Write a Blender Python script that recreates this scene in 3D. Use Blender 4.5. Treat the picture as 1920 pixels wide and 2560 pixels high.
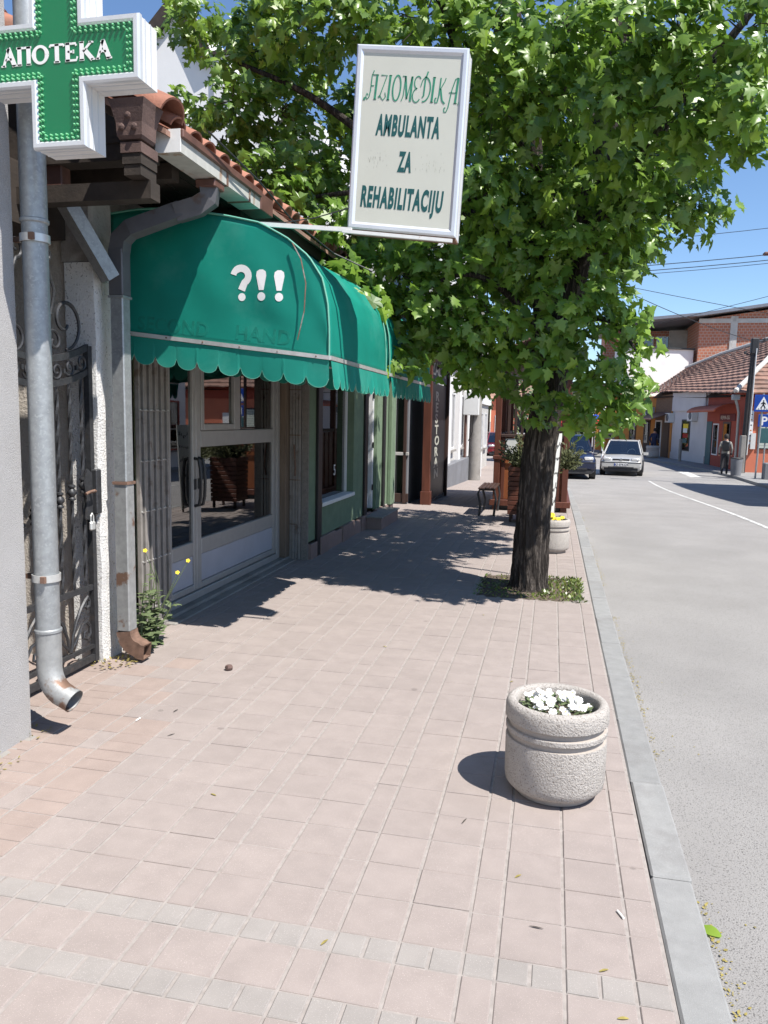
import bpy, bmesh, math, random
import numpy as np
from mathutils import Vector, Matrix, Quaternion

for o in list(bpy.data.objects): bpy.data.objects.remove(o, do_unlink=True)
scene = bpy.context.scene
COL = scene.collection
R = math.radians
random.seed(7); rng = np.random.default_rng(7)

# ------------------------------------------------------------------ camera
cam = bpy.data.cameras.new('camera'); camo = bpy.data.objects.new('camera', cam); COL.objects.link(camo)
cam.sensor_fit = 'VERTICAL'; cam.sensor_height = 36; cam.sensor_width = 27
cam.lens = 36*1923/2560; cam.clip_start = .05; cam.clip_end = 2000
rt = Vector((.977, .214, .020)); fw = Vector((-.210, .970, -.122)).normalized()
rt = (rt - fw*rt.dot(fw)).normalized(); up = rt.cross(fw)
camo.matrix_world = Matrix((( rt.x, up.x, -fw.x, 0), (rt.y, up.y, -fw.y, 0), (rt.z, up.z, -fw.z, 1.62), (0, 0, 0, 1)))
scene.camera = camo
scene.render.resolution_x = 768; scene.render.resolution_y = 1024

# ------------------------------------------------------------------ light
SUN = Vector((.55, -.30, 1.0)).normalized()          # towards the sun
w = bpy.data.worlds.new('World'); scene.world = w; w.use_nodes = True
nt = w.node_tree; bg = nt.nodes['Background']
sky = nt.nodes.new('ShaderNodeTexSky'); sky.sky_type = 'NISHITA'; sky.sun_disc = False
sky.sun_elevation = math.asin(SUN.z); sky.sun_rotation = math.atan2(SUN.x, SUN.y)
sky.air_density = 1.0; sky.dust_density = .1; sky.ozone_density = 6.0; sky.altitude = 200
nt.links.new(sky.outputs[0], bg.inputs[0]); bg.inputs[1].default_value = .096
sl = bpy.data.lights.new('sun', 'SUN'); sl.energy = 4.5; sl.angle = R(.53); sl.color = (1, .955, .89)
so = bpy.data.objects.new('sun', sl); COL.objects.link(so)
so.rotation_euler = (-SUN).to_track_quat('-Z', 'Y').to_euler(); so.location = (6, -4, 12)
vs = scene.view_settings; vs.view_transform = 'Standard'; vs.look = 'None'; vs.exposure = .92; vs.gamma = 1
vs.use_curve_mapping = False

# ------------------------------------------------------------------ helpers
def gz(y):
    s = min(1., max(0., (y-11)/20.)); return -.5*s*s*(3-2*s)

class MB:
    def __init__(s): s.v = []; s.f = []; s.m = []
    def add(s, vs, fs, mi=0):
        b = len(s.v); s.v += [tuple(v) for v in vs]
        s.f += [tuple(i+b for i in f) for f in fs]; s.m += [mi]*len(fs); return s
    def box(s, x0, x1, y0, y1, z0, z1, mi=0):
        v = [(x, y, z) for z in (z0, z1) for y in (y0, y1) for x in (x0, x1)]
        return s.add(v, [(0,2,3,1),(4,5,7,6),(0,1,5,4),(2,6,7,3),(0,4,6,2),(1,3,7,5)], mi)
    def cbox(s, x0, x1, y0, y1, z0, z1, c=.01, mi=0):
        lo = (x0, y0, z0); hi = (x1, y1, z1); vs = []; idx = {}
        for sx in (0,1):
            for sy in (0,1):
                for sz in (0,1):
                    S = (sx, sy, sz)
                    for a in range(3):
                        p = [hi[k] if S[k] else lo[k] for k in range(3)]
                        for k in range(3):
                            if k != a: p[k] += -c if S[k] else c
                        idx[(S, a)] = len(vs); vs.append(p)
        fs = []
        for a in range(3):
            b, d = (a+1) % 3, (a+2) % 3
            for sa in (0, 1):
                q = []
                for (i, j) in ((0,0),(1,0),(1,1),(0,1)):
                    S = [0,0,0]; S[a] = sa; S[b] = i; S[d] = j; q.append(idx[(tuple(S), a)])
                fs.append(q if sa else q[::-1])
            for sb in (0,1):
                for sd in (0,1):
                    S0 = [0,0,0]; S0[b] = sb; S0[d] = sd; S1 = list(S0); S1[a] = 1
                    q = [idx[(tuple(S0), b)], idx[(tuple(S1), b)], idx[(tuple(S1), d)], idx[(tuple(S0), d)]]
                    fs.append(q if (sb == sd) else q[::-1])
        for S in [(i,j,k) for i in (0,1) for j in (0,1) for k in (0,1)]:
            q = [idx[(S, a)] for a in range(3)]
            fs.append(q if (sum(S) % 2 == 1) else q[::-1])
        return s.add(vs, fs, mi)
    def obox(s, c, ax, ay, az, mi=0):
        c = Vector(c); ax = Vector(ax); ay = Vector(ay); az = Vector(az)
        v = [c+ax*i+ay*j+az*k for k in (-1,1) for j in (-1,1) for i in (-1,1)]
        return s.add(v, [(0,2,3,1),(4,5,7,6),(0,1,5,4),(2,6,7,3),(0,4,6,2),(1,3,7,5)], mi)
    def bar(s, a, b, wd, ht, upv=(0,0,1), mi=0):
        a = Vector(a); b = Vector(b); d = b-a; L = d.length; d.normalize()
        u = Vector(upv); sd = d.cross(u)
        if sd.length < 1e-4: sd = d.cross(Vector((1,0,0)))
        sd.normalize(); u = sd.cross(d)
        return s.obox((a+b)/2, d*L/2, sd*wd/2, u*ht/2, mi)
    def tube(s, pts, r, n=8, caps=True, mi=0, closed=False, twist=0, ref=None):
        P = [Vector(p) for p in pts]; k = len(P)
        rs = r if hasattr(r, '__len__') else [r]*k
        vs = []; prev = None
        for i in range(k):
            if closed: t = P[(i+1) % k]-P[i-1]
            else: t = P[min(i+1, k-1)]-P[max(i-1, 0)]
            if t.length < 1e-9: t = Vector((0,0,1))
            t.normalize()
            if prev is None:
                a = Vector(ref) if ref else (Vector((0,0,1)) if abs(t.z) < .9 else Vector((1,0,0)))
                u = (a-t*a.dot(t)).normalized()
            else:
                u = prev-t*prev.dot(t)
                u = u.normalized() if u.length > 1e-6 else t.orthogonal().normalized()
            prev = u; b = t.cross(u)
            for j in range(n):
                an = 2*math.pi*(j+.5)/n+twist*i
                vs.append(P[i]+(u*math.cos(an)+b*math.sin(an))*rs[i])
        fs = []
        for i in range(k if closed else k-1):
            i2 = (i+1) % k
            for j in range(n):
                fs.append((i*n+j, i*n+(j+1) % n, i2*n+(j+1) % n, i2*n+j))
        if caps and not closed:
            fs.append(tuple(range(n))[::-1]); fs.append(tuple((k-1)*n+j for j in range(n)))
        return s.add(vs, fs, mi)
    def lathe(s, prof, c=(0,0,0), n=32, mi=0, axis='Z'):
        vs = []; fs = []; c = Vector(c)
        for (r, z) in prof:
            for j in range(n):
                a = 2*math.pi*j/n; x, y = r*math.cos(a), r*math.sin(a)
                vs.append(c+(Vector((x, y, z)) if axis == 'Z' else Vector((z, x, y)) if axis == 'X' else Vector((y, z, x))))
        for i in range(len(prof)-1):
            for j in range(n):
                fs.append((i*n+j, i*n+(j+1) % n, (i+1)*n+(j+1) % n, (i+1)*n+j))
        return s.add(vs, fs, mi)
    def prism(s, poly, o, u, v, wv, mi=0):
        """polygon in the (u,v) frame at o, pushed along wv"""
        o = Vector(o); u = Vector(u); v = Vector(v); wv = Vector(wv); n = len(poly)
        a = [o+u*p[0]+v*p[1] for p in poly]
        fs = [tuple(range(n))[::-1], tuple(range(n, 2*n))]
        fs += [(i, (i+1) % n, n+(i+1) % n, n+i) for i in range(n)]
        return s.add(a+[p+wv for p in a], fs, mi)
    def grid(s, fn, nu, nv, mi=0):
        vs = [fn(i/nu, j/nv) for j in range(nv+1) for i in range(nu+1)]
        return s.add(vs, [(j*(nu+1)+i, j*(nu+1)+i+1, (j+1)*(nu+1)+i+1, (j+1)*(nu+1)+i) for j in range(nv) for i in range(nu)], mi)
    def mesh(s, name, smooth=False):
        me = bpy.data.meshes.new(name); me.from_pydata(s.v, [], s.f)
        if any(s.m): me.polygons.foreach_set('material_index', s.m)
        bm = bmesh.new(); bm.from_mesh(me); bmesh.ops.recalc_face_normals(bm, faces=bm.faces); bm.to_mesh(me); bm.free()
        if smooth:
            me.polygons.foreach_set('use_smooth', [True]*len(me.polygons))
            me.set_sharp_from_angle(angle=R(38))
        me.update(); return me
    def build(s, name, mats, parent=None, smooth=False, loc=None):
        me = s.mesh(name, smooth)
        for m in (mats if isinstance(mats, (list, tuple)) else [mats]): me.materials.append(m)
        return link(name, me, parent, loc)

def link(name, me, parent=None, loc=None, mw=None):
    o = bpy.data.objects.new(name, me); COL.objects.link(o)
    if mw is not None: o.matrix_basis = mw
    elif loc is not None: o.location = loc
    if parent is not None:
        o.parent = parent
        if parent.type == 'EMPTY': o.matrix_parent_inverse = Matrix.Translation(-Vector(parent['base']))
    return o
def tag(o, label=None, cat=None, group=None, kind=None):
    if label: o['label'] = label
    if cat: o['category'] = cat
    if group: o['group'] = group
    if kind: o['kind'] = kind
    return o
def thing(name, loc, label, cat, group=None):
    o = bpy.data.objects.new(name, None); COL.objects.link(o)
    o.location = loc; o['base'] = list(loc); o.empty_display_size = .1
    return tag(o, label, cat, group)
def dup(root, off, label=None, rz=0):
    def cp(o, par):
        c = o.copy(); COL.objects.link(c); c.parent = par
        for ch in o.children: cp(ch, c)
        return c
    kids = list(root.children)
    r = root.copy(); COL.objects.link(r); r.location = Vector(root.location)+Vector(off); r.rotation_euler.z += rz
    for k in kids: cp(k, r)
    if label: r['label'] = label
    return r

# ------------------------------------------------------------------ materials
def mat(name, col, rough=.7, metal=0., var=.12, vscale=6., bump=0., bscale=60., spec=.5, col2=None, c2scale=2.5, c2lo=.5, c2hi=.65,
        speck=None, sscale=250., slo=.6, shi=.68, trans=None, rand=0., attr=None, coat=0., emit=None, stretch=None, bdist=.01, col3=None, spots=None):
    m = bpy.data.materials.new(name); m.use_nodes = True; t = m.node_tree; N = t.nodes; L = t.links
    b = N['Principled BSDF']; out = N['Material Output']
    b.inputs['Roughness'].default_value = rough; b.inputs['Metallic'].default_value = metal
    b.inputs['Specular IOR Level'].default_value = spec
    if coat: b.inputs['Coat Weight'].default_value = coat; b.inputs['Coat Roughness'].default_value = .05
    g = N.new('ShaderNodeNewGeometry'); pos = g.outputs['Position']
    if stretch:
        mp = N.new('ShaderNodeMapping'); mp.inputs['Scale'].default_value = stretch; L.new(pos, mp.inputs[0]); pos = mp.outputs[0]
    def noise(sc, det=4., rgh=.55):
        n = N.new('ShaderNodeTexNoise'); n.inputs['Scale'].default_value = sc; n.inputs['Detail'].default_value = det
        n.inputs['Roughness'].default_value = rgh; L.new(pos, n.inputs['Vector']); return n.outputs['Fac']
    def ramp(f, lo, hi):
        r = N.new('ShaderNodeMapRange'); r.inputs[1].default_value = lo; r.inputs[2].default_value = hi; L.new(f, r.inputs[0]); return r.outputs[0]
    def mix(f, a, c, mode='MIX'):
        x = N.new('ShaderNodeMix'); x.data_type = 'RGBA'; x.blend_type = mode
        if isinstance(f, float): x.inputs[0].default_value = f
        else: L.new(f, x.inputs[0])
        for i, q in ((6, a), (7, c)):
            if isinstance(q, tuple): x.inputs[i].default_value = (*q, 1) if len(q) == 3 else q
            else: L.new(q, x.inputs[i])
        return x.outputs[2]
    lo = tuple(c*(1-var) for c in col); hi = tuple(min(1, c*(1+var)) for c in col)
    c = mix(ramp(noise(vscale), .3, .7), lo, hi)
    if col2: c = mix(ramp(noise(c2scale, 6., .62), c2lo, c2hi), c, col2)
    if spots:
        vo = N.new('ShaderNodeTexVoronoi'); vo.inputs['Scale'].default_value = spots[0]; L.new(pos, vo.inputs['Vector']); r = N.new('ShaderNodeMapRange'); r.inputs[1].default_value = spots[1]; r.inputs[2].default_value = spots[1]*.8; L.new(vo.outputs['Distance'], r.inputs[0]); c = mix(r.outputs[0], c, spots[2])
    if speck: c = mix(ramp(noise(sscale, 2., .5), slo, shi), c, speck)
    if rand or attr:
        if attr:
            a = N.new('ShaderNodeAttribute'); a.attribute_name = attr; f = a.outputs['Fac']
        else:
            oi = N.new('ShaderNodeObjectInfo'); f = oi.outputs['Random']
        if col3: c = mix(f, c, col3)
        r = N.new('ShaderNodeMapRange'); r.inputs[3].default_value = 1-rand; r.inputs[4].default_value = 1+rand; L.new(f, r.inputs[0])
        cb = N.new('ShaderNodeCombineColor')
        for i in range(3): L.new(r.outputs[0], cb.inputs[i])
        c = mix(1.0, c, cb.outputs[0], 'MULTIPLY')
    L.new(c, b.inputs['Base Color'])
    if bump:
        bn = N.new('ShaderNodeBump'); bn.inputs['Strength'].default_value = bump; bn.inputs['Distance'].default_value = bdist
        L.new(noise(bscale, 5., .6), bn.inputs['Height']); L.new(bn.outputs[0], b.inputs['Normal'])
    if trans:
        tr = N.new('ShaderNodeBsdfTranslucent'); mx = N.new('ShaderNodeMixShader'); mx.inputs[0].default_value = trans
        L.new(c, tr.inputs[0]); L.new(b.outputs[0], mx.inputs[1]); L.new(tr.outputs[0], mx.inputs[2]); L.new(mx.outputs[0], out.inputs[0])
    if emit: b.inputs['Emission Color'].default_value = (*emit, 1); b.inputs['Emission Strength'].default_value = 1
    return m
def glass(name, tint=(.5, .5, .5), f0=.08, rough=.015):
    m = bpy.data.materials.new(name); m.use_nodes = True; t = m.node_tree; N = t.nodes; L = t.links
    N.remove(N['Principled BSDF']); out = N['Material Output']
    tr = N.new('ShaderNodeBsdfTransparent'); tr.inputs[0].default_value = (*tint, 1)
    gl = N.new('ShaderNodeBsdfGlossy'); gl.inputs['Roughness'].default_value = rough
    fr = N.new('ShaderNodeLayerWeight'); fr.inputs[0].default_value = .35
    mr = N.new('ShaderNodeMapRange'); mr.inputs[3].default_value = f0; mr.inputs[4].default_value = 1.
    L.new(fr.outputs['Fresnel'], mr.inputs[0])
    mx = N.new('ShaderNodeMixShader'); L.new(mr.outputs[0], mx.inputs[0]); L.new(tr.outputs[0], mx.inputs[1]); L.new(gl.outputs[0], mx.inputs[2])
    L.new(mx.outputs[0], out.inputs[0]); return m

M = {}
def paver_m(name, col, **k):
    return mat(name, col, .88, var=.07, vscale=9, bump=.35, bscale=500, spec=.25, speck=tuple(min(.7, c*1.5) for c in col), sscale=380, slo=.62, shi=.7,
               col2=tuple(c*.93 for c in col), c2scale=2.2, c2lo=.5, c2hi=.75, bdist=.003, spots=(2.1, .045, tuple(c*.72 for c in col)), **k)
PINK = (.284, .243, .224); GREYP = (.272, .250, .233); REDP = (.288, .230, .203)
for nm, c in (('pink', PINK), ('grey', GREYP), ('red', REDP)):
    M['pav_'+nm] = paver_m('paver_'+nm, c, rand=.03)
    M['pavs_'+nm] = paver_m('paver_field_'+nm, c, rand=.03, attr='tint')
M['joint'] = mat('joint_sand', (.315, .285, .265), .95, var=.15, vscale=30, bump=.4, bscale=300, spec=.1, col2=(.25, .22, .20), c2scale=3, c2lo=.58, c2hi=.75)
M['kerb'] = mat('kerb_concrete', (.245, .245, .240), .9, var=.1, vscale=14, bump=.4, bscale=350, speck=(.34, .34, .33), sscale=420, rand=.06, col2=(.205, .20, .195), c2scale=3)
M['asphalt'] = mat('asphalt', (.275, .265, .255), .93, var=.09, vscale=1.2, bump=.9, bscale=170, spec=.25, speck=(.12, .115, .11), sscale=150, slo=.58, shi=.66,
                   col2=(.235, .228, .22), c2scale=.5, c2lo=.5, c2hi=.75, bdist=.006, spots=(.55, .05, (.17, .165, .16)))
M['ground'] = mat('ground_dust', (.25, .23, .2), .95, var=.2, vscale=1)
M['paint'] = mat('road_paint', (.55, .55, .53), .8, var=.08, vscale=10, col2=(.31, .31, .30), c2scale=7, c2lo=.46, c2hi=.6)
M['pharm'] = mat('pharmacy_roughcast', (.44, .43, .425), .95, var=.05, vscale=5, bump=1., bscale=260, spec=.1, speck=(.27, .265, .26), sscale=300, slo=.5, shi=.62, bdist=.006, col2=(.36, .345, .33), c2scale=1.8, c2lo=.55, c2hi=.8)
M['galv'] = mat('galvanised_sheet', (.33, .345, .35), .5, .55, var=.14, vscale=26, bump=.06, bscale=40, speck=(.39, .405, .41), sscale=70, slo=.55, shi=.66)
M['galvr'] = mat('galvanised_rusty', (.32, .325, .32), .6, .45, var=.14, vscale=26, bump=.1, bscale=40, col2=(.19, .115, .08), c2scale=4.5, c2lo=.585, c2hi=.64)
M['galvrust'] = mat('rusted_sheet', (.175, .105, .075), .8, .15, var=.3, vscale=18, bump=.2, bscale=80, col2=(.27, .25, .23), c2scale=6, c2lo=.55, c2hi=.62)
M['brownsheet'] = mat('brown_painted_sheet', (.125, .062, .048), .55, .1, var=.25, vscale=9)
M['gutterface'] = mat('gutter_old_paint', (.44, .44, .41), .7, .1, var=.1, vscale=12, col2=(.28, .17, .10), c2scale=7, c2lo=.58, c2hi=.68, stretch=(1, 1.6, .35))
M['iron'] = mat('wrought_iron', (.055, .056, .06), .5, .5, var=.25, vscale=40, bump=.15, bscale=90, col2=(.09, .075, .065), c2scale=12, c2lo=.6, c2hi=.75)
M['whiteplaster'] = mat('white_rough_plaster', (.72, .71, .69), .95, var=.06, vscale=10, bump=1., bscale=85, spec=.1, speck=(.38, .36, .34), sscale=75, slo=.62, shi=.68, bdist=.015)
M['oldplaster'] = mat('old_wall_plaster', (.36, .335, .31), .95, var=.16, vscale=4, bump=.8, bscale=50, spec=.1, col2=(.24, .22, .20), c2scale=2.2, c2lo=.52, c2hi=.62, bdist=.012)
M['passage'] = mat('passage_plaster', (.50, .455, .40), .95, var=.1, vscale=5, bump=.9, bscale=60, spec=.1, col2=(.36, .30, .25), c2scale=2.6, c2lo=.58, c2hi=.66, bdist=.012)
M['darkwood'] = mat('dark_old_wood', (.034, .025, .019), .85, var=.3, vscale=8, bump=.3, bscale=40, stretch=(1, .15, 1))
M['terra'] = mat('terracotta_tile', (.30, .130, .085), .85, var=.2, vscale=9, bump=.3, bscale=70, col2=(.20, .105, .075), c2scale=5, c2lo=.54, c2hi=.7, rand=.16)
M['terradark'] = mat('terracotta_block', (.11, .068, .058), .85, var=.2, vscale=9, bump=.3, bscale=70)
M['awn'] = mat('green_awning_cloth', (.005, .225, .168), .62, var=.10, vscale=3, spec=.3, col2=(.055, .285, .225), c2scale=1.6, c2lo=.54, c2hi=.78, trans=.16, bump=.12, bscale=5)
M['awnv'] = mat('green_valance_cloth', (.012, .25, .19), .65, var=.10, vscale=4, spec=.3, col2=(.05, .31, .24), c2scale=2.5, c2lo=.5, c2hi=.75, trans=.2)
M['awnhem'] = mat('valance_hem', (.12, .36, .27), .7, var=.1)
M['awnghost'] = mat('awning_ghost_letters', (.004, .17, .125), .65, var=.25, vscale=14, spec=.3)
M['alum'] = mat('aluminium_bar', (.62, .62, .60), .42, .6, var=.1, vscale=20, bump=.05)
M['whitepaint'] = mat('white_paint', (.72, .72, .70), .5, var=.05, vscale=20, col2=(.33, .17, .09), c2scale=9, c2lo=.68, c2hi=.72)
M['letter'] = mat('white_letters', (.74, .73, .72), .6, var=.04)
M['doorframe'] = mat('taupe_aluminium', (.33, .315, .30), .45, .15, var=.06, vscale=12)
M['doorpanel'] = mat('grey_door_panel', (.36, .37, .42), .4, var=.05)
M['lattice'] = mat('shutter_slat', (.27, .25, .23), .6, .3, var=.14, vscale=14, col2=(.16, .12, .10), c2scale=8, c2lo=.58, c2hi=.7)
M['shadedsheet'] = mat('eave_shaded_sheet', (.12, .12, .13), .55, .3, var=.15, vscale=9, col2=(.10, .065, .05), c2scale=5, c2lo=.56, c2hi=.66)  # upper pipe sheet, eave shade put into its dark colour, brown patches
M['black'] = mat('black_plastic', (.014, .014, .016), .42, var=.2)
M['greenwall'] = mat('green_shop_plaster', (.165, .225, .150), .9, var=.1, vscale=8, bump=.6, bscale=120, spec=.15)
M['tileplinth'] = mat('plinth_tile', (.235, .165, .145), .55, var=.12, vscale=12, rand=.12)
M['concrete'] = mat('rough_concrete', (.27, .255, .235), .95, var=.12, vscale=6, bump=.6, bscale=80, col2=(.2, .185, .17), c2scale=3)
M['granite'] = mat('pebble_render', (.24, .215, .19), .95, var=.15, vscale=20, bump=1., bscale=140, speck=(.10, .09, .08), sscale=140, bdist=.01)
M['wood'] = mat('weathered_wood', (.17, .125, .09), .85, var=.25, vscale=7, bump=.3, bscale=30, stretch=(3, 3, .25))
M['glassdoor'] = glass('shop_glass', (.40, .41, .40), .20)
M['glassdark'] = glass('dark_glass', (.30, .31, .32), .14)
M['interior'] = mat('shop_interior', (.18, .15, .115), .9, var=.2, vscale=3)
M['intred'] = mat('shop_red_shelf', (.20, .03, .025), .7)
M['paper'] = mat('paper', (.62, .62, .58), .85, var=.05)
M['paperg'] = mat('paper_green', (.52, .60, .38), .85, var=.05)
M['redwood'] = mat('stained_timber', (.105, .034, .020), .5, var=.25, vscale=6, stretch=(2, 2, .3), bump=.15, bscale=40, spec=.4)
M['orangewood'] = mat('stained_panel', (.24, .075, .025), .5, var=.2, vscale=6, stretch=(2, 2, .3), spec=.4)
M['darktimber'] = mat('dark_stained_timber', (.045, .022, .016), .6, var=.25, vscale=6, stretch=(2, 2, .3))
M['planterc'] = mat('exposed_aggregate', (.43, .40, .37), .95, var=.07, vscale=25, bump=1., bscale=120, spec=.15, speck=(.22, .19, .165), sscale=170, slo=.58, shi=.66, bdist=.010)
M['planters'] = mat('smooth_concrete_band', (.36, .32, .285), .8, var=.08, vscale=20, bump=.2, bscale=90)
M['soil'] = mat('soil', (.10, .075, .055), .95, var=.3, vscale=30, bump=1., bscale=60)
M['petal'] = mat('white_petal', (.80, .80, .78), .7, var=.03, trans=.2)
M['yellow'] = mat('yellow_petal', (.75, .52, .02), .7, var=.1)
M['yellowleaf'] = mat('yellowed_leaf', (.27, .22, .06), .8, var=.25, vscale=60)
M['bark'] = mat('maple_bark', (.050, .042, .037), .95, var=.3, vscale=14, bump=1., bscale=40, spec=.15, stretch=(1.7, 1.7, .24), col2=(.135, .115, .10), c2scale=20, c2lo=.52, c2hi=.60, bdist=.05)
M['twig'] = mat('twig_bark', (.06, .05, .042), .9, var=.2)
def leafmat(name, c, rand, attr=None, tr=.46):
    return mat(name, c, .36, var=.10, vscale=25, spec=.6, trans=tr, rand=rand, attr=attr, col3=(c[0]*1.7, c[1]*1.25, c[2]*.9))
M['leaf'] = leafmat('maple_leaf', (.128, .262, .044), .30)
M['leafs'] = leafmat('maple_leaf_mass', (.128, .262, .044), .36, 'tint')
M['grass'] = leafmat('tuft_leaf', (.11, .175, .05), .3, 'tint', .25)
M['weed'] = mat('weed_leaf', (.125, .165, .075), .6, var=.2, vscale=30, trans=.25)
M['juniper'] = mat('juniper_leaf', (.085, .095, .035), .7, var=.35, vscale=18, trans=.15)
M['green'] = mat('pharmacy_green', (.003, .165, .065), .22, var=.03, spec=.5, coat=.3)
M['led'] = mat('led_dome', (.22, .62, .32), .25, var=.02, coat=.5)
M['signframe'] = mat('sign_aluminium', (.63, .65, .68), .38, .35, var=.04)
M['signside'] = mat('sign_white_side', (.66, .66, .66), .5, .1, var=.05)
M['signface'] = mat('sign_acrylic', (.54, .54, .47), .35, var=.02)
M['signteal'] = mat('sign_teal_letters', (.004, .075, .075), .5, var=.05)
M['signgreen'] = mat('sign_green_letters', (.03, .22, .13), .5, var=.25, vscale=30)
M['signghost'] = mat('sign_ghost_letters', (.40, .40, .345), .6, var=.1, col2=(.5, .5, .42), c2scale=60, c2lo=.45, c2hi=.55)
M['rust'] = mat('rusty_edge', (.19, .10, .065), .9, var=.3, vscale=25)
M['wire'] = mat('wire_black', (.02, .02, .022), .6)
M['polew'] = mat('tarred_pole', (.035, .032, .032), .8, var=.25, vscale=6, bump=.4, bscale=30)
M['blue'] = mat('sign_blue', (.008, .055, .32), .4, var=.03)
M['white'] = mat('white_enamel', (.75, .75, .75), .45, var=.03)
M['acwhite'] = mat('ac_casing', (.62, .62, .60), .5, var=.04)
M['wallwhite'] = mat('white_wall', (.68, .67, .66), .9, var=.05, vscale=1.5, bump=.2, bscale=40)
M['wallgrey'] = mat('grey_old_facade', (.46, .445, .42), .9, var=.12, vscale=2.5, bump=.4, bscale=30, col2=(.30, .285, .265), c2scale=1.4, c2lo=.55, c2hi=.7)
M['wallgreyd'] = mat('dark_grey_facade', (.165, .17, .185), .85, var=.12, vscale=2)
M['wallorange'] = mat('orange_facade', (.46, .19, .045), .9, var=.06, vscale=1.5)
M['wallpink'] = mat('salmon_facade', (.54, .165, .095), .9, var=.06, vscale=1.5)
M['wallred'] = mat('red_facade', (.32, .06, .035), .9, var=.08, vscale=1.5)
M['wallmaroon'] = mat('maroon_facade', (.14, .03, .032), .9, var=.08)
M['walllav'] = mat('pale_shop_facade', (.52, .50, .50), .9, var=.05, vscale=2)
M['brownboard'] = mat('brown_board', (.16, .095, .055), .8, var=.2, vscale=3, stretch=(1, 1, 5))
M['tileroof'] = mat('old_roof_tile', (.27, .155, .115), .9, var=.25, vscale=5, bump=.4, bscale=14, col2=(.16, .105, .085), c2scale=2.5, c2lo=.5, c2hi=.65, rand=.14)
M['mortar'] = mat('ridge_mortar', (.50, .48, .45), .95, var=.15, vscale=6, bump=.6, bscale=25)
M['darkpane'] = glass('dark_window', (.10, .11, .12), .12)
M['sheetroof'] = mat('grey_sheet_roof', (.20, .21, .24), .5, .3, var=.08)
M['shutter'] = mat('pale_green_shutter', (.44, .48, .42), .7, var=.05, stretch=(1, 1, 12))
M['redawn'] = mat('red_canopy_sheet', (.50, .10, .03), .5, var=.1, vscale=4, trans=.3)
M['teal'] = mat('teal_door', (.03, .10, .11), .6, var=.06)
M['skin'] = mat('skin', (.42, .24, .17), .6, var=.04)
M['clothdark'] = mat('dark_cloth', (.022, .022, .026), .9, var=.2, vscale=12)
M['clothgrey'] = mat('grey_cloth', (.23, .22, .20), .9, var=.15, vscale=12)
M['clothblue'] = mat('navy_cloth', (.018, .024, .06), .9, var=.2, vscale=12)
M['hair'] = mat('dark_hair', (.02, .016, .014), .8, var=.2)
M['silver'] = mat('silver_car_paint', (.56, .55, .52), .30, .3, var=.02, coat=.6)
M['navy'] = mat('dark_blue_car_paint', (.008, .013, .04), .28, .0, var=.02, coat=.25)
M['carred'] = mat('red_car_paint', (.20, .012, .02), .3, .2, var=.02, coat=.8)
M['rubber'] = mat('tyre_rubber', (.022, .022, .023), .85, var=.15)
M['rim'] = mat('wheel_rim', (.40, .40, .40), .35, .8, var=.05)
M['carglass'] = glass('car_glass', (.30, .34, .38), .16)
M['lamp'] = mat('lamp_lens', (.72, .72, .70), .12, .3, var=.05, coat=1.)
M['trimdark'] = mat('dark_trim', (.03, .03, .032), .6, var=.1)
M['para_red'] = mat('parasol_red', (.45, .03, .02), .8, var=.06, trans=.3)
M['para_blue'] = mat('parasol_blue', (.015, .06, .40), .8, var=.06, trans=.3)
M['butt'] = mat('cigarette_paper', (.72, .70, .66), .8)
def brickmat(name):
    m = mat(name, (.40, .15, .085), .9, var=.1); t = m.node_tree; N = t.nodes; L = t.links; b = N['Principled BSDF']
    g = N.new('ShaderNodeNewGeometry'); sp = N.new('ShaderNodeSeparateXYZ'); cb = N.new('ShaderNodeCombineXYZ'); ad = N.new('ShaderNodeMath')
    L.new(g.outputs['Position'], sp.inputs[0]); L.new(sp.outputs[0], ad.inputs[0]); L.new(sp.outputs[1], ad.inputs[1]); L.new(ad.outputs[0], cb.inputs[0]); L.new(sp.outputs[2], cb.inputs[1])
    br = N.new('ShaderNodeTexBrick'); br.inputs['Scale'].default_value = 1; br.inputs['Brick Width'].default_value = .26; br.inputs['Row Height'].default_value = .2
    br.inputs['Mortar Size'].default_value = .02
    br.inputs['Color1'].default_value = (.44, .155, .085, 1); br.inputs['Color2'].default_value = (.34, .125, .075, 1); br.inputs['Mortar'].default_value = (.40, .30, .25, 1)
    L.new(cb.outputs[0], br.inputs['Vector']); L.new(br.outputs[0], b.inputs['Base Color'])
    return m
M['brick'] = brickmat('hollow_brick')

def text_mesh(body, size=1., bold=0., ext=.004, align='LEFT', xs=1., shear=0., space=1.):
    c = bpy.data.curves.new('lettering', 'FONT'); c.body = body; c.size = size; c.offset = bold; c.extrude = ext
    c.align_x = align; c.shear = shear; c.space_character = space; c.resolution_u = 4
    o = bpy.data.objects.new('lettering', c); COL.objects.link(o)
    dg = bpy.context.evaluated_depsgraph_get(); me = bpy.data.meshes.new_from_object(o.evaluated_get(dg))
    bpy.data.objects.remove(o); bpy.data.curves.remove(c)
    if xs != 1.: me.transform(Matrix.Diagonal((xs, 1, 1, 1)))
    return me
def frame(o, x, y):
    """matrix that takes lettering (x right, y up, z out) to a wall"""
    x = Vector(x).normalized(); y = Vector(y); z = x.cross(y).normalized(); y = z.cross(x)
    return Matrix(((x.x, y.x, z.x, o[0]), (x.y, y.y, z.y, o[1]), (x.z, y.z, z.z, o[2]), (0, 0, 0, 1)))
def lettering(body, o, x, y, m, parent=None, name='lettering', **k):
    me = text_mesh(body, **k); me.transform(frame(o, x, y)); me.materials.clear(); me.materials.append(m); me.name = name
    return link(name, me, parent)
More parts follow.
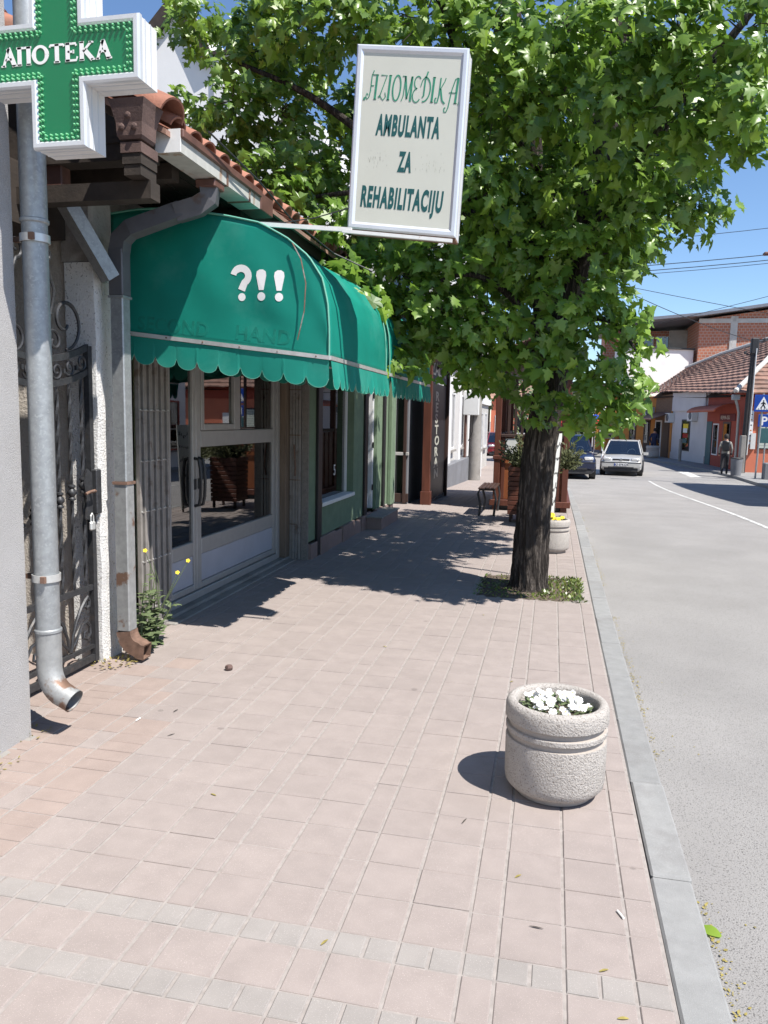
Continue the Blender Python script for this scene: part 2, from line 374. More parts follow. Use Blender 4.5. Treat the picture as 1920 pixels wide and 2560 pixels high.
def strokes(mb, polys, o, x, y, wd, th):
    """flat ribbons along 2-D polylines, as raised letters; widths per stroke"""
    mw = frame(o, x, y)
    for pl, sw in polys:
        n = len(pl); L = []; Rr = []
        for i in range(n):
            a = Vector(pl[max(i-1, 0)]); b = Vector(pl[min(i+1, n-1)]); t = (b-a)
            t = t.normalized() if t.length > 0 else Vector((1, 0))
            nn = Vector((-t.y, t.x)); ww = (sw[i] if hasattr(sw, '__len__') else sw)*wd/2
            p = Vector(pl[i]); L.append(p+nn*ww); Rr.append(p-nn*ww)
        vs = [mw @ Vector((p.x, p.y, z)) for z in (0, th) for p in L+Rr]
        fs = []; N = 2*n
        for i in range(n-1):
            fs += [(i, i+1, n+i+1, n+i), (N+i, N+n+i, N+n+i+1, N+i+1), (i, N+i, N+i+1, i+1), (n+i, n+i+1, N+n+i+1, N+n+i)]
        fs += [(0, n, N+n, N), (n-1, N+n-1, N+2*n-1, 2*n-1)]
        mb.add(vs, fs)
def arc(cx, cy, rx, ry, a0, a1, n=14):
    return [(cx+rx*math.cos(R(a0+(a1-a0)*i/n)), cy+ry*math.sin(R(a0+(a1-a0)*i/n))) for i in range(n+1)]
# ================================================================== GROUND, ROAD, PAVEMENT
ys = [-40, -10, 0, 6, 11] + [11+i for i in range(1, 21)] + [33, 36, 40, 45, 50, 60, 80, 120, 300, 900]
def strip(x0, x1, dz, y0=-40, y1=900):
    mb = MB(); Y = [y0]+[y for y in ys if y0 < y < y1]+[y1]
    for a, b in zip(Y[:-1], Y[1:]):
        mb.add([(x0, a, gz(a)+dz), (x1, a, gz(a)+dz), (x1, b, gz(b)+dz), (x0, b, gz(b)+dz)], [(0, 1, 2, 3)])
    return mb
tag(strip(-600, 600, -.30).build('ground', M['ground']), 'dusty bare ground under the whole street', 'ground', kind='structure')
road = strip(.50, 7.6, -.105, -40, 46); road.add([(-40, 46, -.605), (40, 46, -.605), (40, 90, -.605), (-40, 90, -.605)], [(0, 1, 2, 3)])
road = tag(road.build('road', M['asphalt']), 'worn pale grey asphalt road', 'road', kind='structure')
def mark(x0, x1, y0, y1, name, sk=0):
    mb = MB(); n = max(1, int((y1-y0)/1.0))
    for i in range(n):
        a = y0+(y1-y0)*i/n; b = y0+(y1-y0)*(i+1)/n
        mb.add([(x0, a, gz(a)-.1), (x1, a, gz(a)-.1), (x1+sk*0, b, gz(b)-.1), (x0, b, gz(b)-.1)], [(0, 1, 2, 3)])
    return mb.build(name, M['paint'], road)
mark(3.64, 3.73, -6, 31.0, 'lane_line')
for i in (1, 5): mark(.95+i*.95, 1.42+i*.95, 34.2, 37.6, 'crossing_stripe')
# pavement base and pavers ------------------------------------------------
pavement = tag(strip(-6.5, .412, -.0045, -6, 60).build('pavement', M['joint']), 'pink square paving of the footway', 'pavement', kind='structure')
cols = []; x = .405; k = 0
while x > -3.3:
    wd = (.1, .2, .2)[k % 3]; cols.append((x-wd, x)); x -= wd; k += 1
rows = []; y = 1.80
rows += [(1.80, 1.90, 1), (1.90, 2.085, 0), (2.085, 2.185, 1)]
y = 2.185
while y < 24: rows.append((y, y+.2, 0)); y += .2
y = 1.80
while y > .3: rows.append((y-.2, y, 0)); y -= .2
pit = (-.63, .31, 7.0, 8.05)
P = []
for (x0, x1) in cols:
    for (y0, y1, band) in rows:
        xc, yc = (x0+x1)/2, (y0+y1)/2
        if pit[0]-.05 < xc < pit[1]+.05 and pit[2]-.03 < yc < pit[3]+.03: continue
        if xc < -2.5 and yc < 3.1: continue
        if xc < -2.98 and yc > 4.3: continue
        red = xc < -2.05-.22*math.sin(yc*1.7) and yc < 4.6
        cl = 'grey' if band else ('red' if red and random.random() < .8 else 'pink')
        if band and x1-x0 > .15: P += [(x0, xc, y0, y1, cl), (xc, x1, y0, y1, cl)]
        elif red and x1-x0 > .15 and random.random() < .45: P += [(x0, x1, y0, yc, cl), (x0, x1, yc, y1, cl)]
        else: P.append((x0, x1, y0, y1, cl))
def fval(p):
    xc, yc = (p[0]+p[1])/2, (p[2]+p[3])/2
    # things the frame can show, nearest first
    inside = yc > 1.55 and xc/yc > -.80 and xc/yc < .25
    return (0 if inside else 1, xc*xc+yc*yc)
P.sort(key=fval)
cache = {}
def paver_mesh(wx, wy, cl):
    key = (round(wx, 3), round(wy, 3), cl)
    if key not in cache:
        mb = MB(); a, b = wx/2-.0055, wy/2-.003; c = .003
        v = [(-a, -b, -.03), (a, -b, -.03), (a, b, -.03), (-a, b, -.03), (-a, -b, -c), (a, -b, -c), (a, b, -c), (-a, b, -c),
             (-a+c, -b+c, 0), (a-c, -b+c, 0), (a-c, b-c, 0), (-a+c, b-c, 0)]
        f = [(8, 9, 10, 11)]+[(i, (i+1) % 4, 4+(i+1) % 4, 4+i) for i in range(4)]+[(4+i, 4+(i+1) % 4, 8+(i+1) % 4, 8+i) for i in range(4)]
        me = bpy.data.meshes.new('paver'); me.from_pydata(v, [], f); me.materials.append(M['pav_'+cl]); cache[key] = me
    return cache[key]
for p in P[:300]:
    o = link('paver', paver_mesh(p[1]-p[0], p[3]-p[2], p[4]), pavement, ((p[0]+p[1])/2, (p[2]+p[3])/2, gz(p[2])+random.uniform(-.0015, .0015)))
    o.rotation_euler = (R(random.uniform(-.25, .25)), R(random.uniform(-.25, .25)), R(random.uniform(-.3, .3)))
V = []; F = []; MI = []; T = []
ci = {'pink': 0, 'grey': 1, 'red': 2}
for p in P[300:]:
    xc, yc = (p[0]+p[1])/2, (p[2]+p[3])/2; a, b = (p[1]-p[0])/2-.0055, (p[3]-p[2])/2-.003; c = .003; z = gz(yc)+random.uniform(-.0015, .0015); n = len(V); t = random.random()
    sx, sy = random.uniform(-.004, .004), random.uniform(-.004, .004)
    V += [(xc+i*a, yc+j*b, z-.03) for i, j in ((-1,-1),(1,-1),(1,1),(-1,1))]
    V += [(xc+i*(a-c*k), yc+j*(b-c*k), z-c*(1-k)+sx*i*a+sy*j*b) for k in (0, 1) for i, j in ((-1,-1),(1,-1),(1,1),(-1,1))]
    F.append((n+8, n+9, n+10, n+11)); F += [(n+q+i, n+q+(i+1) % 4, n+q+4+(i+1) % 4, n+q+4+i) for q in (0, 4) for i in range(4)]
    MI += [ci[p[4]]]*9; T += [t]*12
me = bpy.data.meshes.new('paver_field'); me.from_pydata(V, [], F); me.polygons.foreach_set('material_index', MI)
at = me.attributes.new('tint', 'FLOAT', 'POINT'); at.data.foreach_set('value', T)
for q in ('pink', 'grey', 'red'): me.materials.append(M['pavs_'+q])
tag(link('paver_field', me, pavement), kind='stuff')
# pink far footway past the built pavers
fp = strip(-3.3, .40, .0, 24.2, 60).build('far_paving', M['pav_pink'], pavement)
# kerb --------------------------------------------------------------------
kerb = tag(strip(.42, .548, -.03, -6, 60).build('kerb', M['joint']), 'grey concrete kerb between footway and road', 'kerb', kind='structure')
ym = -.26; ks = {}
for i in range(58):
    L = .75; z = gz(ym+L/2); zn = gz(ym+L)-gz(ym)
    if 'k' not in ks: ks['k'] = MB().cbox(-.07, .07, -L/2+.004, L/2-.004, -.2, .004, .008).mesh('kerb_stone'); ks['k'].materials.append(M['kerb'])
    o = link('kerb_stone', ks['k'], kerb, (.484+random.uniform(-.003, .003), ym+L/2, z+random.uniform(-.002, .002)))
    o.rotation_euler = (math.atan2(zn, L), 0, R(random.uniform(-.2, .2))); ym += L
# opposite footway ---------------------------------------------------------
def poly_slab(pts, z, name, m, th=.14):
    mb = MB(); mb.prism(pts, (0, 0, z), (1, 0, 0), (0, 1, 0), (0, 0, -th)); return mb.build(name, m)
kp = [(7.45, 11), (7.45, 34), (7.2, 38), (6.7, 42.5), (5.8, 46), (4.2, 48.8), (1.5, 51)]
mb = MB()
def fz(y): return gz(y)+.0
pts2 = [(14, 11), (14, 34), (12, 40), (12, 46), (10, 54), (8, 60), (4, 64)]
for i in range(len(kp)-1):
    a, b, c, d = kp[i], kp[i+1], pts2[i+1], pts2[i]
    n = 8 if i == 0 else 1
    for j in range(n):
        q = lambda p0, p1, t: (p0[0]+(p1[0]-p0[0])*t, p0[1]+(p1[1]-p0[1])*t)
        A, B, C_, D = q(a, b, j/n), q(a, b, (j+1)/n), q(d, c, (j+1)/n), q(d, c, j/n)
        mb.add([(*A, fz(A[1])), (*B, fz(B[1])), (*C_, fz(C_[1])), (*D, fz(D[1])), (*A, fz(A[1])-.15), (*B, fz(B[1])-.15)], [(0, 1, 2, 3), (0, 1, 5, 4)])
tag(mb.build('far_pavement', M['kerb']), 'pale footway across the road in front of the shops', 'pavement', kind='structure')

# ================================================================== PHARMACY WALL (end of the building beside the camera)
ph = thing('pharmacy_building', (-2.49, 0, 0), 'pale grey roughcast building end with the green cross sign', 'building')
mb = MB(); mb.box(-8, -2.49, -6, 3.24, -.05, 6.5); mb.build('wall', M['pharm'], ph)
MB().box(-8.1, -2.40, -6.1, 3.30, 6.5, 6.62).build('roof_edge', M['sheetroof'], ph)
MB().box(-2.489, -2.455, -6, 3.24, -.02, .0).build('base_strip', M['concrete'], ph)

# round galvanised downpipe
dp = thing('round_downpipe', (-2.42, 3.32, 0), 'round galvanised downpipe with curved spout beside the pale wall', 'drainpipe')
cx, cyy = -2.425, 3.31
mb = MB(); mb.tube([(cx, cyy, 6.4), (cx, cyy, 2.50)], .060, 24); mb.tube([(cx, cyy, 2.53), (cx, cyy, 1.6), (cx, cyy, .52)], .058, 24)
mb.build('pipe', M['galv'], dp, True)
e = [(cx, cyy, .53), (cx, cyy, .36)]+[(cx+.13*(1-math.cos(R(a))), cyy-.02*math.sin(R(a)), .36-.16*math.sin(R(a))) for a in range(10, 76, 8)]
last = Vector(e[-1]); dr = (last-Vector(e[-2])).normalized(); e += [tuple(last+dr*.06)]
mb = MB(); mb.tube(e, [.061]*(len(e)-2)+[.060, .058], 24, caps=False); mb.tube([Vector(p) for p in e][::-1], [.055]*len(e), 24, caps=False)
ring = [Vector(e[-1])-dr*.004, Vector(e[-1])]
mb.tube(ring, [.0605, .0605], 24, caps=False)
mb.build('spout', M['galvr'], dp, True)
for z, nm in ((2.50, 'collar'), (.53, 'collar')):
    MB().lathe([(.0585, -.012), (.066, -.006), (.066, .006), (.0585, .012)], (cx, cyy, z), 24).build(nm, M['galv'], dp, True)
for z in (.80, 2.42):
    c = MB().lathe([(.061, -.018), (.068, -.018), (.068, .018), (.061, .018)], (cx, cyy, z), 24).build('clamp', M['alum'], dp, True)
    MB().box(cx-.11, cx-.05, cyy-.012, cyy+.012, z-.012, z+.012).build('bracket', M['galvrust'], c)
    MB().box(cx+.02, cx+.045, cyy-.078, cyy-.062, z-.016, z+.016).build('clamp_bolt', M['galvrust'], c)

# pharmacy cross -----------------------------------------------------------
CX, CZ, CY = -2.07, 3.085, 3.0
cr = thing('pharmacy_cross_sign', (-2.49, 3.07, 2.9), 'green illuminated-type cross sign lettered АПОТЕКА with silver frame', 'sign')
def crossp(a, l): return [(-a, -l), (a, -l), (a, -a), (l, -a), (l, a), (a, a), (a, l), (-a, l), (-a, a), (-l, a), (-l, -a), (-a, -a)]
U, Vv = (1, 0, 0), (0, 0, 1)
MB().prism(crossp(.098, .345), (CX, CY+.012, CZ), U, Vv, (0, .02, 0)).build('green_panel', M['green'], cr)
MB().prism(crossp(.122, .370), (CX, CY+.03, CZ), U, Vv, (0, .125, 0)).build('casing', M['signside'], cr)
mb = MB()
pr = crossp(.110, .358); n = 12
prof = [(.016, .03), (.016, .012), (.010, 0), (-.006, 0), (-.0135, .008), (-.0135, .03)]
# frame profile swept round the outline (mitred)
rings = []
for i in range(n):
    p = Vector(pr[i]); a = Vector(pr[i-1]); b = Vector(pr[(i+1) % n])
    n1 = (p-a).normalized(); n2 = (b-p).normalized(); o1 = Vector((n1.y, -n1.x)); o2 = Vector((n2.y, -n2.x)); mi = (o1+o2)/(1+o1.dot(o2))
    rings.append([(CX+p.x+mi.x*d, CY+h, CZ+p.y+mi.y*d) for d, h in prof])
for i in range(n):
    A, B = rings[i], rings[(i+1) % n]; m1 = MB(); k = len(prof)
    m1.add(A+B, [(j, j+1, k+j+1, k+j) for j in range(k-1)]+[tuple(range(k)), tuple(range(k, 2*k))]); m1.build('frame_bar', M['signframe'], cr)
for zz in (.055, .10):
    MB().prism(crossp(.1235, .3715), (CX, CY+zz, CZ), U, Vv, (0, .008, 0)).build('casing_rib', M['signframe'], cr)
leds = MB()
def led(x, z):
    leds.lathe([(.0042, 0), (.0042, -.010), (.003, -.0135), (.0001, -.015)], (0, 0, 0), 8)
    nv = 32
    for i in range(len(leds.v)-nv, len(leds.v)):
        X, Y, Z = leds.v[i]; leds.v[i] = (CX+x+X, CY+.012+Z, CZ+z+Y)
pp = crossp(.088, .335)
for off, ph_ in ((0, 0), (.014, .5)):
    q = crossp(.088-off, .335-off)
    for i in range(12):
        a, b = Vector(q[i]), Vector(q[(i+1) % 12]); L = (b-a).length; m_ = max(2, int(L/.024))
        for j in range(m_):
            t = (j+ph_*.9+.05)/m_; p = a+(b-a)*t; led(p.x, p.y)
tag(leds.build('led_dots', M['led'], cr, True), 'rows of small green lamp domes', kind='stuff')
# serif Cyrillic letters
def serif(ch):
    S = .16; T = .34; sf = .14
    foot = lambda x, z, w_=.26: ([(x-w_/2, z+.0), (x+w_/2, z+.0)], .10)
    if ch == 'А': return [([(.08, 0), (.40, 1)], .17), ([(.36, 1), (.72, 0)], .30), ([(.20, .33), (.34, .42), (.56, .38)], .13), foot(.08, .03), foot(.72, .03, .30)], .86
    if ch == 'П': return [([(.14, 0), (.14, 1)], .28), ([(.66, 0), (.66, 1)], .28), ([(-.02, .95), (.82, .95)], .13), foot(.14, .03), foot(.66, .03)], .88
    if ch == 'О': return [(arc(.45, .5, .37, .45, 0, 360, 28), [.30-.14*abs(math.sin(R(a*360/28))) for a in range(29)])], .98
    if ch == 'Т': return [([(.40, 0), (.40, 1)], .28), ([(0, .84), (.04, .95), (.76, .95), (.80, .84)], .13), foot(.40, .03, .34)], .86
    if ch == 'Е': return [([(.14, 0), (.14, 1)], .28), ([(0, .95), (.58, .95), (.62, .82)], .13), ([(.14, .52), (.46, .52)], .12), ([(.46, .42), (.46, .62)], .1), ([(0, .05), (.62, .05), (.68, .24)], .13)], .78
    if ch == 'К': return [([(.14, 0), (.14, 1)], .28), ([(.22, .46), (.66, .97)], .15), ([(.30, .56), (.74, .02)], .28), foot(.14, .03), foot(.14, .97), foot(.66, .95, .26), foot(.78, .03, .26)], .92
x = 0; LT = []
for ch in 'АПОТЕКА':
    st, adv = serif(ch); LT.append((st, x)); x += adv
sc = .510/x; hs = .072
for st, x0 in LT:
    mb = MB(); strokes(mb, [([((px+x0)*sc, pz*hs) for px, pz in pl], sw) for pl, sw in st], (CX-.262, CY+.011, CZ-.036), (1, 0, 0), (0, 0, 1), .068, .0015)
    mb.build('letter', M['letter'], cr)
mb = MB(); mb.box(-2.495, -2.43, 3.06, 3.09, 3.02, 3.05); mb.box(-2.495, -2.43, 3.06, 3.09, 3.12, 3.15); mb.build('wall_bracket', M['galv'], cr)

# ================================================================== WROUGHT IRON GATE
GX = -2.83
gt = thing('wrought_iron_gate', (GX, 3.83, 0), 'black wrought iron gate with scrolls and twisted bars', 'gate')
I = M['iron']
def ztop(y): return 1.765+.115*((y-3.83)/.52)**2
def yz(pts): return [(GX, y, z) for y, z in pts]
def flatbar(pts, name, hw=.018, th=.012, par=gt):
    mb = MB(); n = len(pts); vs = []
    for i in range(n):
        a = Vector(pts[max(i-1, 0)]); b = Vector(pts[min(i+1, n-1)]); t = (b-a).normalized(); nn = Vector((-t.y, t.x)); p = Vector(pts[i])
        for s1 in (-1, 1):
            for sx in (-1, 1): q = p+nn*hw*s1; vs.append((GX+sx*th, q.x, q.y))
    fs = []
    for i in range(n-1):
        for a, b in ((0, 1), (1, 3), (3, 2), (2, 0)): fs.append((i*4+a, i*4+b, i*4+4+b, i*4+4+a))
    fs += [(0, 1, 3, 2), (4*n-4, 4*n-3, 4*n-1, 4*n-2)]
    mb.add(vs, fs); return mb.build(name, I, par)
flatbar([(4.325, .02), (4.325, 2.02)], 'stile', .02, .018); flatbar([(3.335, .02), (3.335, 2.02)], 'stile', .02, .018)
flatbar([(3.335, .05), (4.325, .05)], 'bottom_rail', .02, .014); flatbar([(3.335, .125), (4.325, .125)], 'lower_rail', .012, .012)
flatbar([(3.335, .51), (4.325, .51)], 'middle_rail', .017, .012)
Y_ = [3.335+i*.99/20 for i in range(21)]
flatbar([(y, ztop(y)) for y in Y_], 'top_rail', .018, .012); flatbar([(y, ztop(y)+.145) for y in Y_], 'top_rail', .018, .012)
for i in range(8):
    y = 3.42+i*.118
    z1 = ztop(y)
    pts = [(GX, y, .52+(z1-.53)*k/30) for k in range(31)]
    b = MB(); b.tube(pts, [.0105*(1.0+.12*(k % 2)) for k in range(31)], 4, twist=.5); b = b.build('bar', I, gt)
    zc = .92+.035*i
    MB().lathe([(.010, -.05), (.022, -.045), (.022, -.035), (.013, -.025), (.027, -.006), (.027, .006), (.013, .025), (.022, .035), (.022, .045), (.010, .05)], (GX, y, zc), 10).build('knuckle', I, b, True)
def spiral(cy, cz, r0, r1, a0, turns, n=22, sgn=1):
    return [(cy+(r0+(r1-r0)*i/n)*math.cos(R(a0)+sgn*2*math.pi*turns*i/n), cz+(r0+(r1-r0)*i/n)*math.sin(R(a0)+sgn*2*math.pi*turns*i/n)) for i in range(n+1)]
def scroll(pts, r=.009, name='scroll', par=gt):
    k = len(pts); return MB().tube(yz(pts), [r*(.75+.35*math.sin(math.pi*i/(k-1))) for i in range(k)], 6).build(name, I, par, True)
for i in range(8):
    y = 3.40+i*.123; z = ztop(y)+.072
    scroll(spiral(y, z, .052, .012, 200, 1.35), .008, 'ring_scroll')
    MB().box(GX-.012, GX+.012, y+.054, y+.07, z-.012, z+.016).build('ring_tie', I, gt)
for s_ in (-1, 1):          # crest above the rails
    c = 3.83
    scroll(spiral(c+s_*.28, ztop(c+.28)+.345, .165, .03, 270 if s_ > 0 else 270, 1.15, 30, s_), .011, 'crest_scroll')
    scroll(spiral(c+s_*.17, ztop(c+.2)+.235, .085, .015, 250, 1.3, 26, -s_), .009, 'crest_scroll')
    scroll([(c+s_*.28+math.cos(R(a))*.0, ztop(c)+.2) for a in (0, 1)], .004, 'crest_pin')
    scroll([(c+s_*.15, ztop(c)+.40), (c+s_*.19, ztop(c)+.54), (c+s_*.13, ztop(c)+.66)]+spiral(c+s_*.13, ztop(c)+.72, .06, .015, 270, 1.0, 18, -s_), .010, 'crest_scroll')
MB().tube(yz([(3.83, ztop(3.83)+.15), (3.83, ztop(3.83)+.92)]), .012, 6).build('finial_stem', I, gt)
MB().lathe([(.001, .16), (.012, .12), (.03, .08), (.036, .04), (.02, .0), (.03, -.02), (.012, -.04)], (GX, 3.83, ztop(3.83)+.85), 8).build('finial', I, gt, True)
for yb in (3.36, 3.84):     # lower scroll panels
    w_ = .46
    for s_ in (0, 1):
        fy = (lambda t: yb+.23+(t if s_ else -t))
        scroll([(fy(.01), .15), (fy(.03), .25), (fy(.07), .33), (fy(.12), .40), (fy(.165), .44)]+[(fy(a), b) for a, b in [(.185, .455), (.205, .43), (.20, .395), (.175, .385), (.16, .40), (.168, .42)]], .011)
        scroll([(fy(.02), .17), (fy(.07), .22), (fy(.12), .29), (fy(.17), .30), (fy(.205), .265), (fy(.205), .215), (fy(.17), .185), (fy(.135), .205), (fy(.14), .235), (fy(.165), .24)], .010)
        lf = MB(); lf.prism([(0, 0), (.035, .02), (.05, .06), (.10, .12), (.04, .09), (.01, .05)], (GX-.003, fy(.03), .27), (0, 1 if s_ else -1, 0), (0, 0, 1), (.006, 0, 0)); lf.build('iron_leaf', I, gt)
lk = MB().prism([(-.05, 0), (.02, -.02), (.035, .1), (.03, .28), (-.02, .31), (-.055, .22), (-.03, .12)], (GX+.02, 4.27, .96), (0, 1, 0), (0, 0, 1), (.008, 0, 0)).build('lock_plate', I, gt)
MB().tube([(GX+.03, 4.27, 1.12), (GX+.07, 4.27, 1.13), (GX+.075, 4.25, 1.135), (GX+.072, 4.20, 1.13), (GX+.07, 4.165, 1.12)], .009, 8).build('lever', M['galvrust'], lk, True)
MB().cbox(GX+.005, GX+.05, 4.315, 4.37, .98, 1.26, .006).build('lock_box', I, gt)
pk = MB(); pk.cbox(GX+.035, GX+.058, 4.235, 4.285, .885, .94, .008); pk.tube([(GX+.046, 4.245, .94), (GX+.046, 4.247, .975), (GX+.046, 4.26, .99), (GX+.046, 4.273, .975), (GX+.046, 4.275, .94)], .005, 6)
tag(pk.build('padlock', M['alum']), 'small brass and steel padlock hanging on the iron gate', 'padlock')

# ================================================================== OLD HOUSE (second hand shop)
oh = thing('old_tiled_house', (-2.95, 6.3, 0), 'low old shop house with dark eaves and barrel tiles', 'building')
mb = MB(); mb.box(-3.3, -2.955, 4.62, 5.03, -.05, 3.15); mb.box(-3.3, -2.955, 5.03, 8.22, 2.42, 3.15); mb.build('front_wall', M['oldplaster'], oh)
mb = MB(); mb.box(-7, -2.96, 4.40, 4.62, -.05, 3.2); mb.build('side_wall', M['passage'], oh)
mb = MB()                   # rough white gate pier, uneven edges
nz = 16
vs = []
for i in range(nz+1):
    z = -.02+2.55*i/nz; j = lambda a: random.uniform(-a, a)
    vs += [(-3.0, 4.365+j(.004), z), (-2.795+j(.006), 4.362+j(.006), z), (-2.80+j(.006), 4.60, z), (-3.0, 4.60, z)]
fs = [(4*i+a, 4*i+(a+1) % 4, 4*i+4+(a+1) % 4, 4*i+4+a) for i in range(nz) for a in range(4)]+[(0, 3, 2, 1), tuple(4*nz+i for i in range(4))]
mb.add(vs, fs).build('gate_pier', M['whiteplaster'], oh)
mb = MB(); mb.box(-3.02, -2.83, 4.37, 4.62, 2.535, 3.0); mb.build('pier_head', M['oldplaster'], oh)
mb = MB(); mb.box(-7, -6.9, 3.2, 4.4, -.1, 3); mb.build('passage_end', M['oldplaster'], oh)
mb = MB(); mb.add([(-3.2, 3.0, -.006), (-2.5, 3.0, -.006), (-2.5, 3.3, -.006), (-2.7, 4.4, -.006), (-7, 4.4, -.006), (-7, 3.24, -.006), (-3.2, 3.24, -.006)], [(0, 1, 2, 3, 4, 5, 6)]); mb.build('passage_floor', M['concrete'], oh)
# interior
mb = MB(); mb.box(-5.0, -4.95, 5.0, 8.2, 0, 2.5); mb.box(-5, -3.3, 5.0, 5.05, 0, 2.5); mb.box(-5, -3.3, 8.15, 8.2, 0, 2.5); mb.box(-5, -3.3, 5.05, 8.15, -.02, .02); mb.box(-5, -3.3, 5.05, 8.15, 2.45, 2.5)
mb.build('interior', M['interior'], oh)
MB().grid(lambda u, v: (-3.18+.025*math.sin(u*40), 5.45+u*.55, .2+v*2.1), 40, 2).build('curtain', M['paperg'], oh, True)
# sill / doorstep
MB().cbox(-3.3, -2.86, 5.03, 8.20, -.05, .035, .008).build('door_sill', M['concrete'], oh)
MB().cbox(-2.859, -2.77, 5.30, 8.16, -.05, .012, .006).build('low_step', M['concrete'], oh)
# eaves: soffit boards, fascia, rafters
for i in range(5):
    MB().box(-2.98+i*.155, -2.83+i*.155, 4.02, 13.0, 3.085+i*.002, 3.105+i*.002).build('soffit_board', M['darkwood'], oh)
MB().box(-2.225, -2.20, 4.02, 13.0, 3.06, 3.19).build('fascia', M['darkwood'], oh)
for i in range(9): MB().box(-3.0, -2.26, 4.35+i*1.02, 4.44+i*1.02, 2.99, 3.08).build('rafter', M['darkwood'], oh)
mb = MB(); mb.prism([(-7, 3.0), (-2.23, 3.0), (-2.23, 3.12), (-5.4, 4.75), (-7, 4.0)], (0, 4.03, 0), (1, 0, 0), (0, 0, 1), (0, .12, 0)); mb.build('verge_board', M['darkwood'], oh)
# roof deck and barrel tiles
ex, ez, rx, rz_ = -2.13, 3.17, -5.45, 4.86
rf = MB(); rf.prism([(ex+.02, ez-.03), (rx, rz_-.03), (-8.5, 3.3), (-8.5, 3.2), (rx, rz_-.1), (ex+.02, ez-.06)], (0, 4.0, 0), (1, 0, 0), (0, 0, 1), (0, 9.05, 0)); rf = rf.build('roof', M['tileroof'], oh)
sl_ = Vector((rx-ex, 0, rz_-ez)).normalized(); nl = Vector((-sl_.z, 0, sl_.x)); nl = nl if nl.z > 0 else -nl
def barrel(L=.42, r0=.088, r1=.072, n=10):
    vs = []
    for k, (t, r) in enumerate(((0, r0), (L, r1))):
        for rr in (r, r-.014):
            for i in range(n+1):
                a = math.pi*(i/n); vs.append(sl_*t+Vector((0, 1, 0))*(rr*math.cos(a))+nl*(rr*.8*math.sin(a)))
    m_ = n+1; fs = []
    for i in range(n):
        fs += [(i, i+1, 2*m_+i+1, 2*m_+i), (m_+i, 3*m_+i, 3*m_+i+1, m_+i+1), (i, m_+i, m_+i+1, i+1), (2*m_+i, 2*m_+i+1, 3*m_+i+1, 3*m_+i)]
    mb = MB(); mb.add(vs, fs); return mb
bt = barrel().mesh('roof_tile', True); bt.materials.append(M['terra'])
for row in range(5):
    for i in range(44):
        p = Vector((ex, 4.13+i*.202, ez))+sl_*(row*.36)+nl*(.012+.006*random.random())
        o = link('roof_tile', bt, rf, p+Vector((0, random.uniform(-.008, .008), 0))-sl_*random.uniform(0, .02)); o.rotation_euler = (0, 0, R(random.uniform(-1.5, 1.5)))
vt = barrel(.46, .125, .10, 12).mesh('verge_tile', True); vt.materials.append(M['terra'])
for i in range(8): link('verge_tile', vt, rf, Vector((ex, 4.03, ez))+sl_*(-.02+i*.40)+nl*(.05+.004*i))
# gutter
gu = MB(); a = [(-2.195, 3.10), (-2.195, 3.03), (-2.06, 3.03), (-2.06, 3.135), (-2.052, 3.135), (-2.052, 3.022), (-2.203, 3.022), (-2.203, 3.10)]
gu.prism(a, (0, 4.06, .012), (1, 0, 0), (0, 0, 1), (0, 1.16, .0)); gu = gu.build('gutter', M['gutterface'], oh)
MB().box(-2.203, -2.052, 4.052, 4.0595, 3.034, 3.155).build('gutter_end_cap', M['whitepaint'], gu)
MB().cbox(-2.062, -2.034, 4.055, 5.22, 3.108, 3.156, .006).build('gutter_lip', M['brownsheet'], gu)
MB().cbox(-2.20, -2.045, 5.222, 5.46, 3.030, 3.150, .006).build('gutter_stop', M['brownsheet'], gu)
for y in (4.66, 5.02): MB().box(-2.206, -2.046, y, y+.02, 3.028, 3.118).build('gutter_strap', M['galvrust'], gu)
# flared block and corbels at the roof corner
ob = MB()
lv = [(-.10, 0.0), (-.115, .02), (-.12, .10), (-.15, .20), (-.165, .235)]
vs = [(s*abs(l)*.62-2.215, t*abs(l)*.62+3.88, 3.03+h*.8) for l, h in lv for s, t in ((-1,-1),(1,-1),(1,1),(-1,1))]
fs = [(4*i+a, 4*i+(a+1) % 4, 4*i+4+(a+1) % 4, 4*i+4+a) for i in range(4) for a in range(4)]+[(0, 1, 2, 3), (16, 17, 18, 19)]
ob.add(vs, fs); ob = ob.build('corner_block', M['terradark'], oh)
for dx, dz in ((-.06, .07), (.05, .07), (0, .14)):
    MB().lathe([(.018, 0), (.014, -.012), (.0001, -.016)], (-2.215+dx*.65, 3.802, 3.03+dz*.8), 8, axis='Y').build('stud', M['terradark'], ob, True)
for k, (h, zz) in enumerate(((.06, 2.965), (.054, 2.91), (.048, 2.855))): MB().box(-2.215-h, -2.215+h, 3.88-h, 3.995, zz, zz+.052).build('corbel', M['terradark'] if k == 0 else M['darkwood'], oh)
MB().box(-3.1, -2.16, 3.92, 4.02, 2.76, 2.852).build('gate_lintel', M['darkwood'], oh)
MB().box(-3.3, -2.98, 3.26, 4.36, 2.66, 2.998).build('gate_head', M['darkwood'], oh)

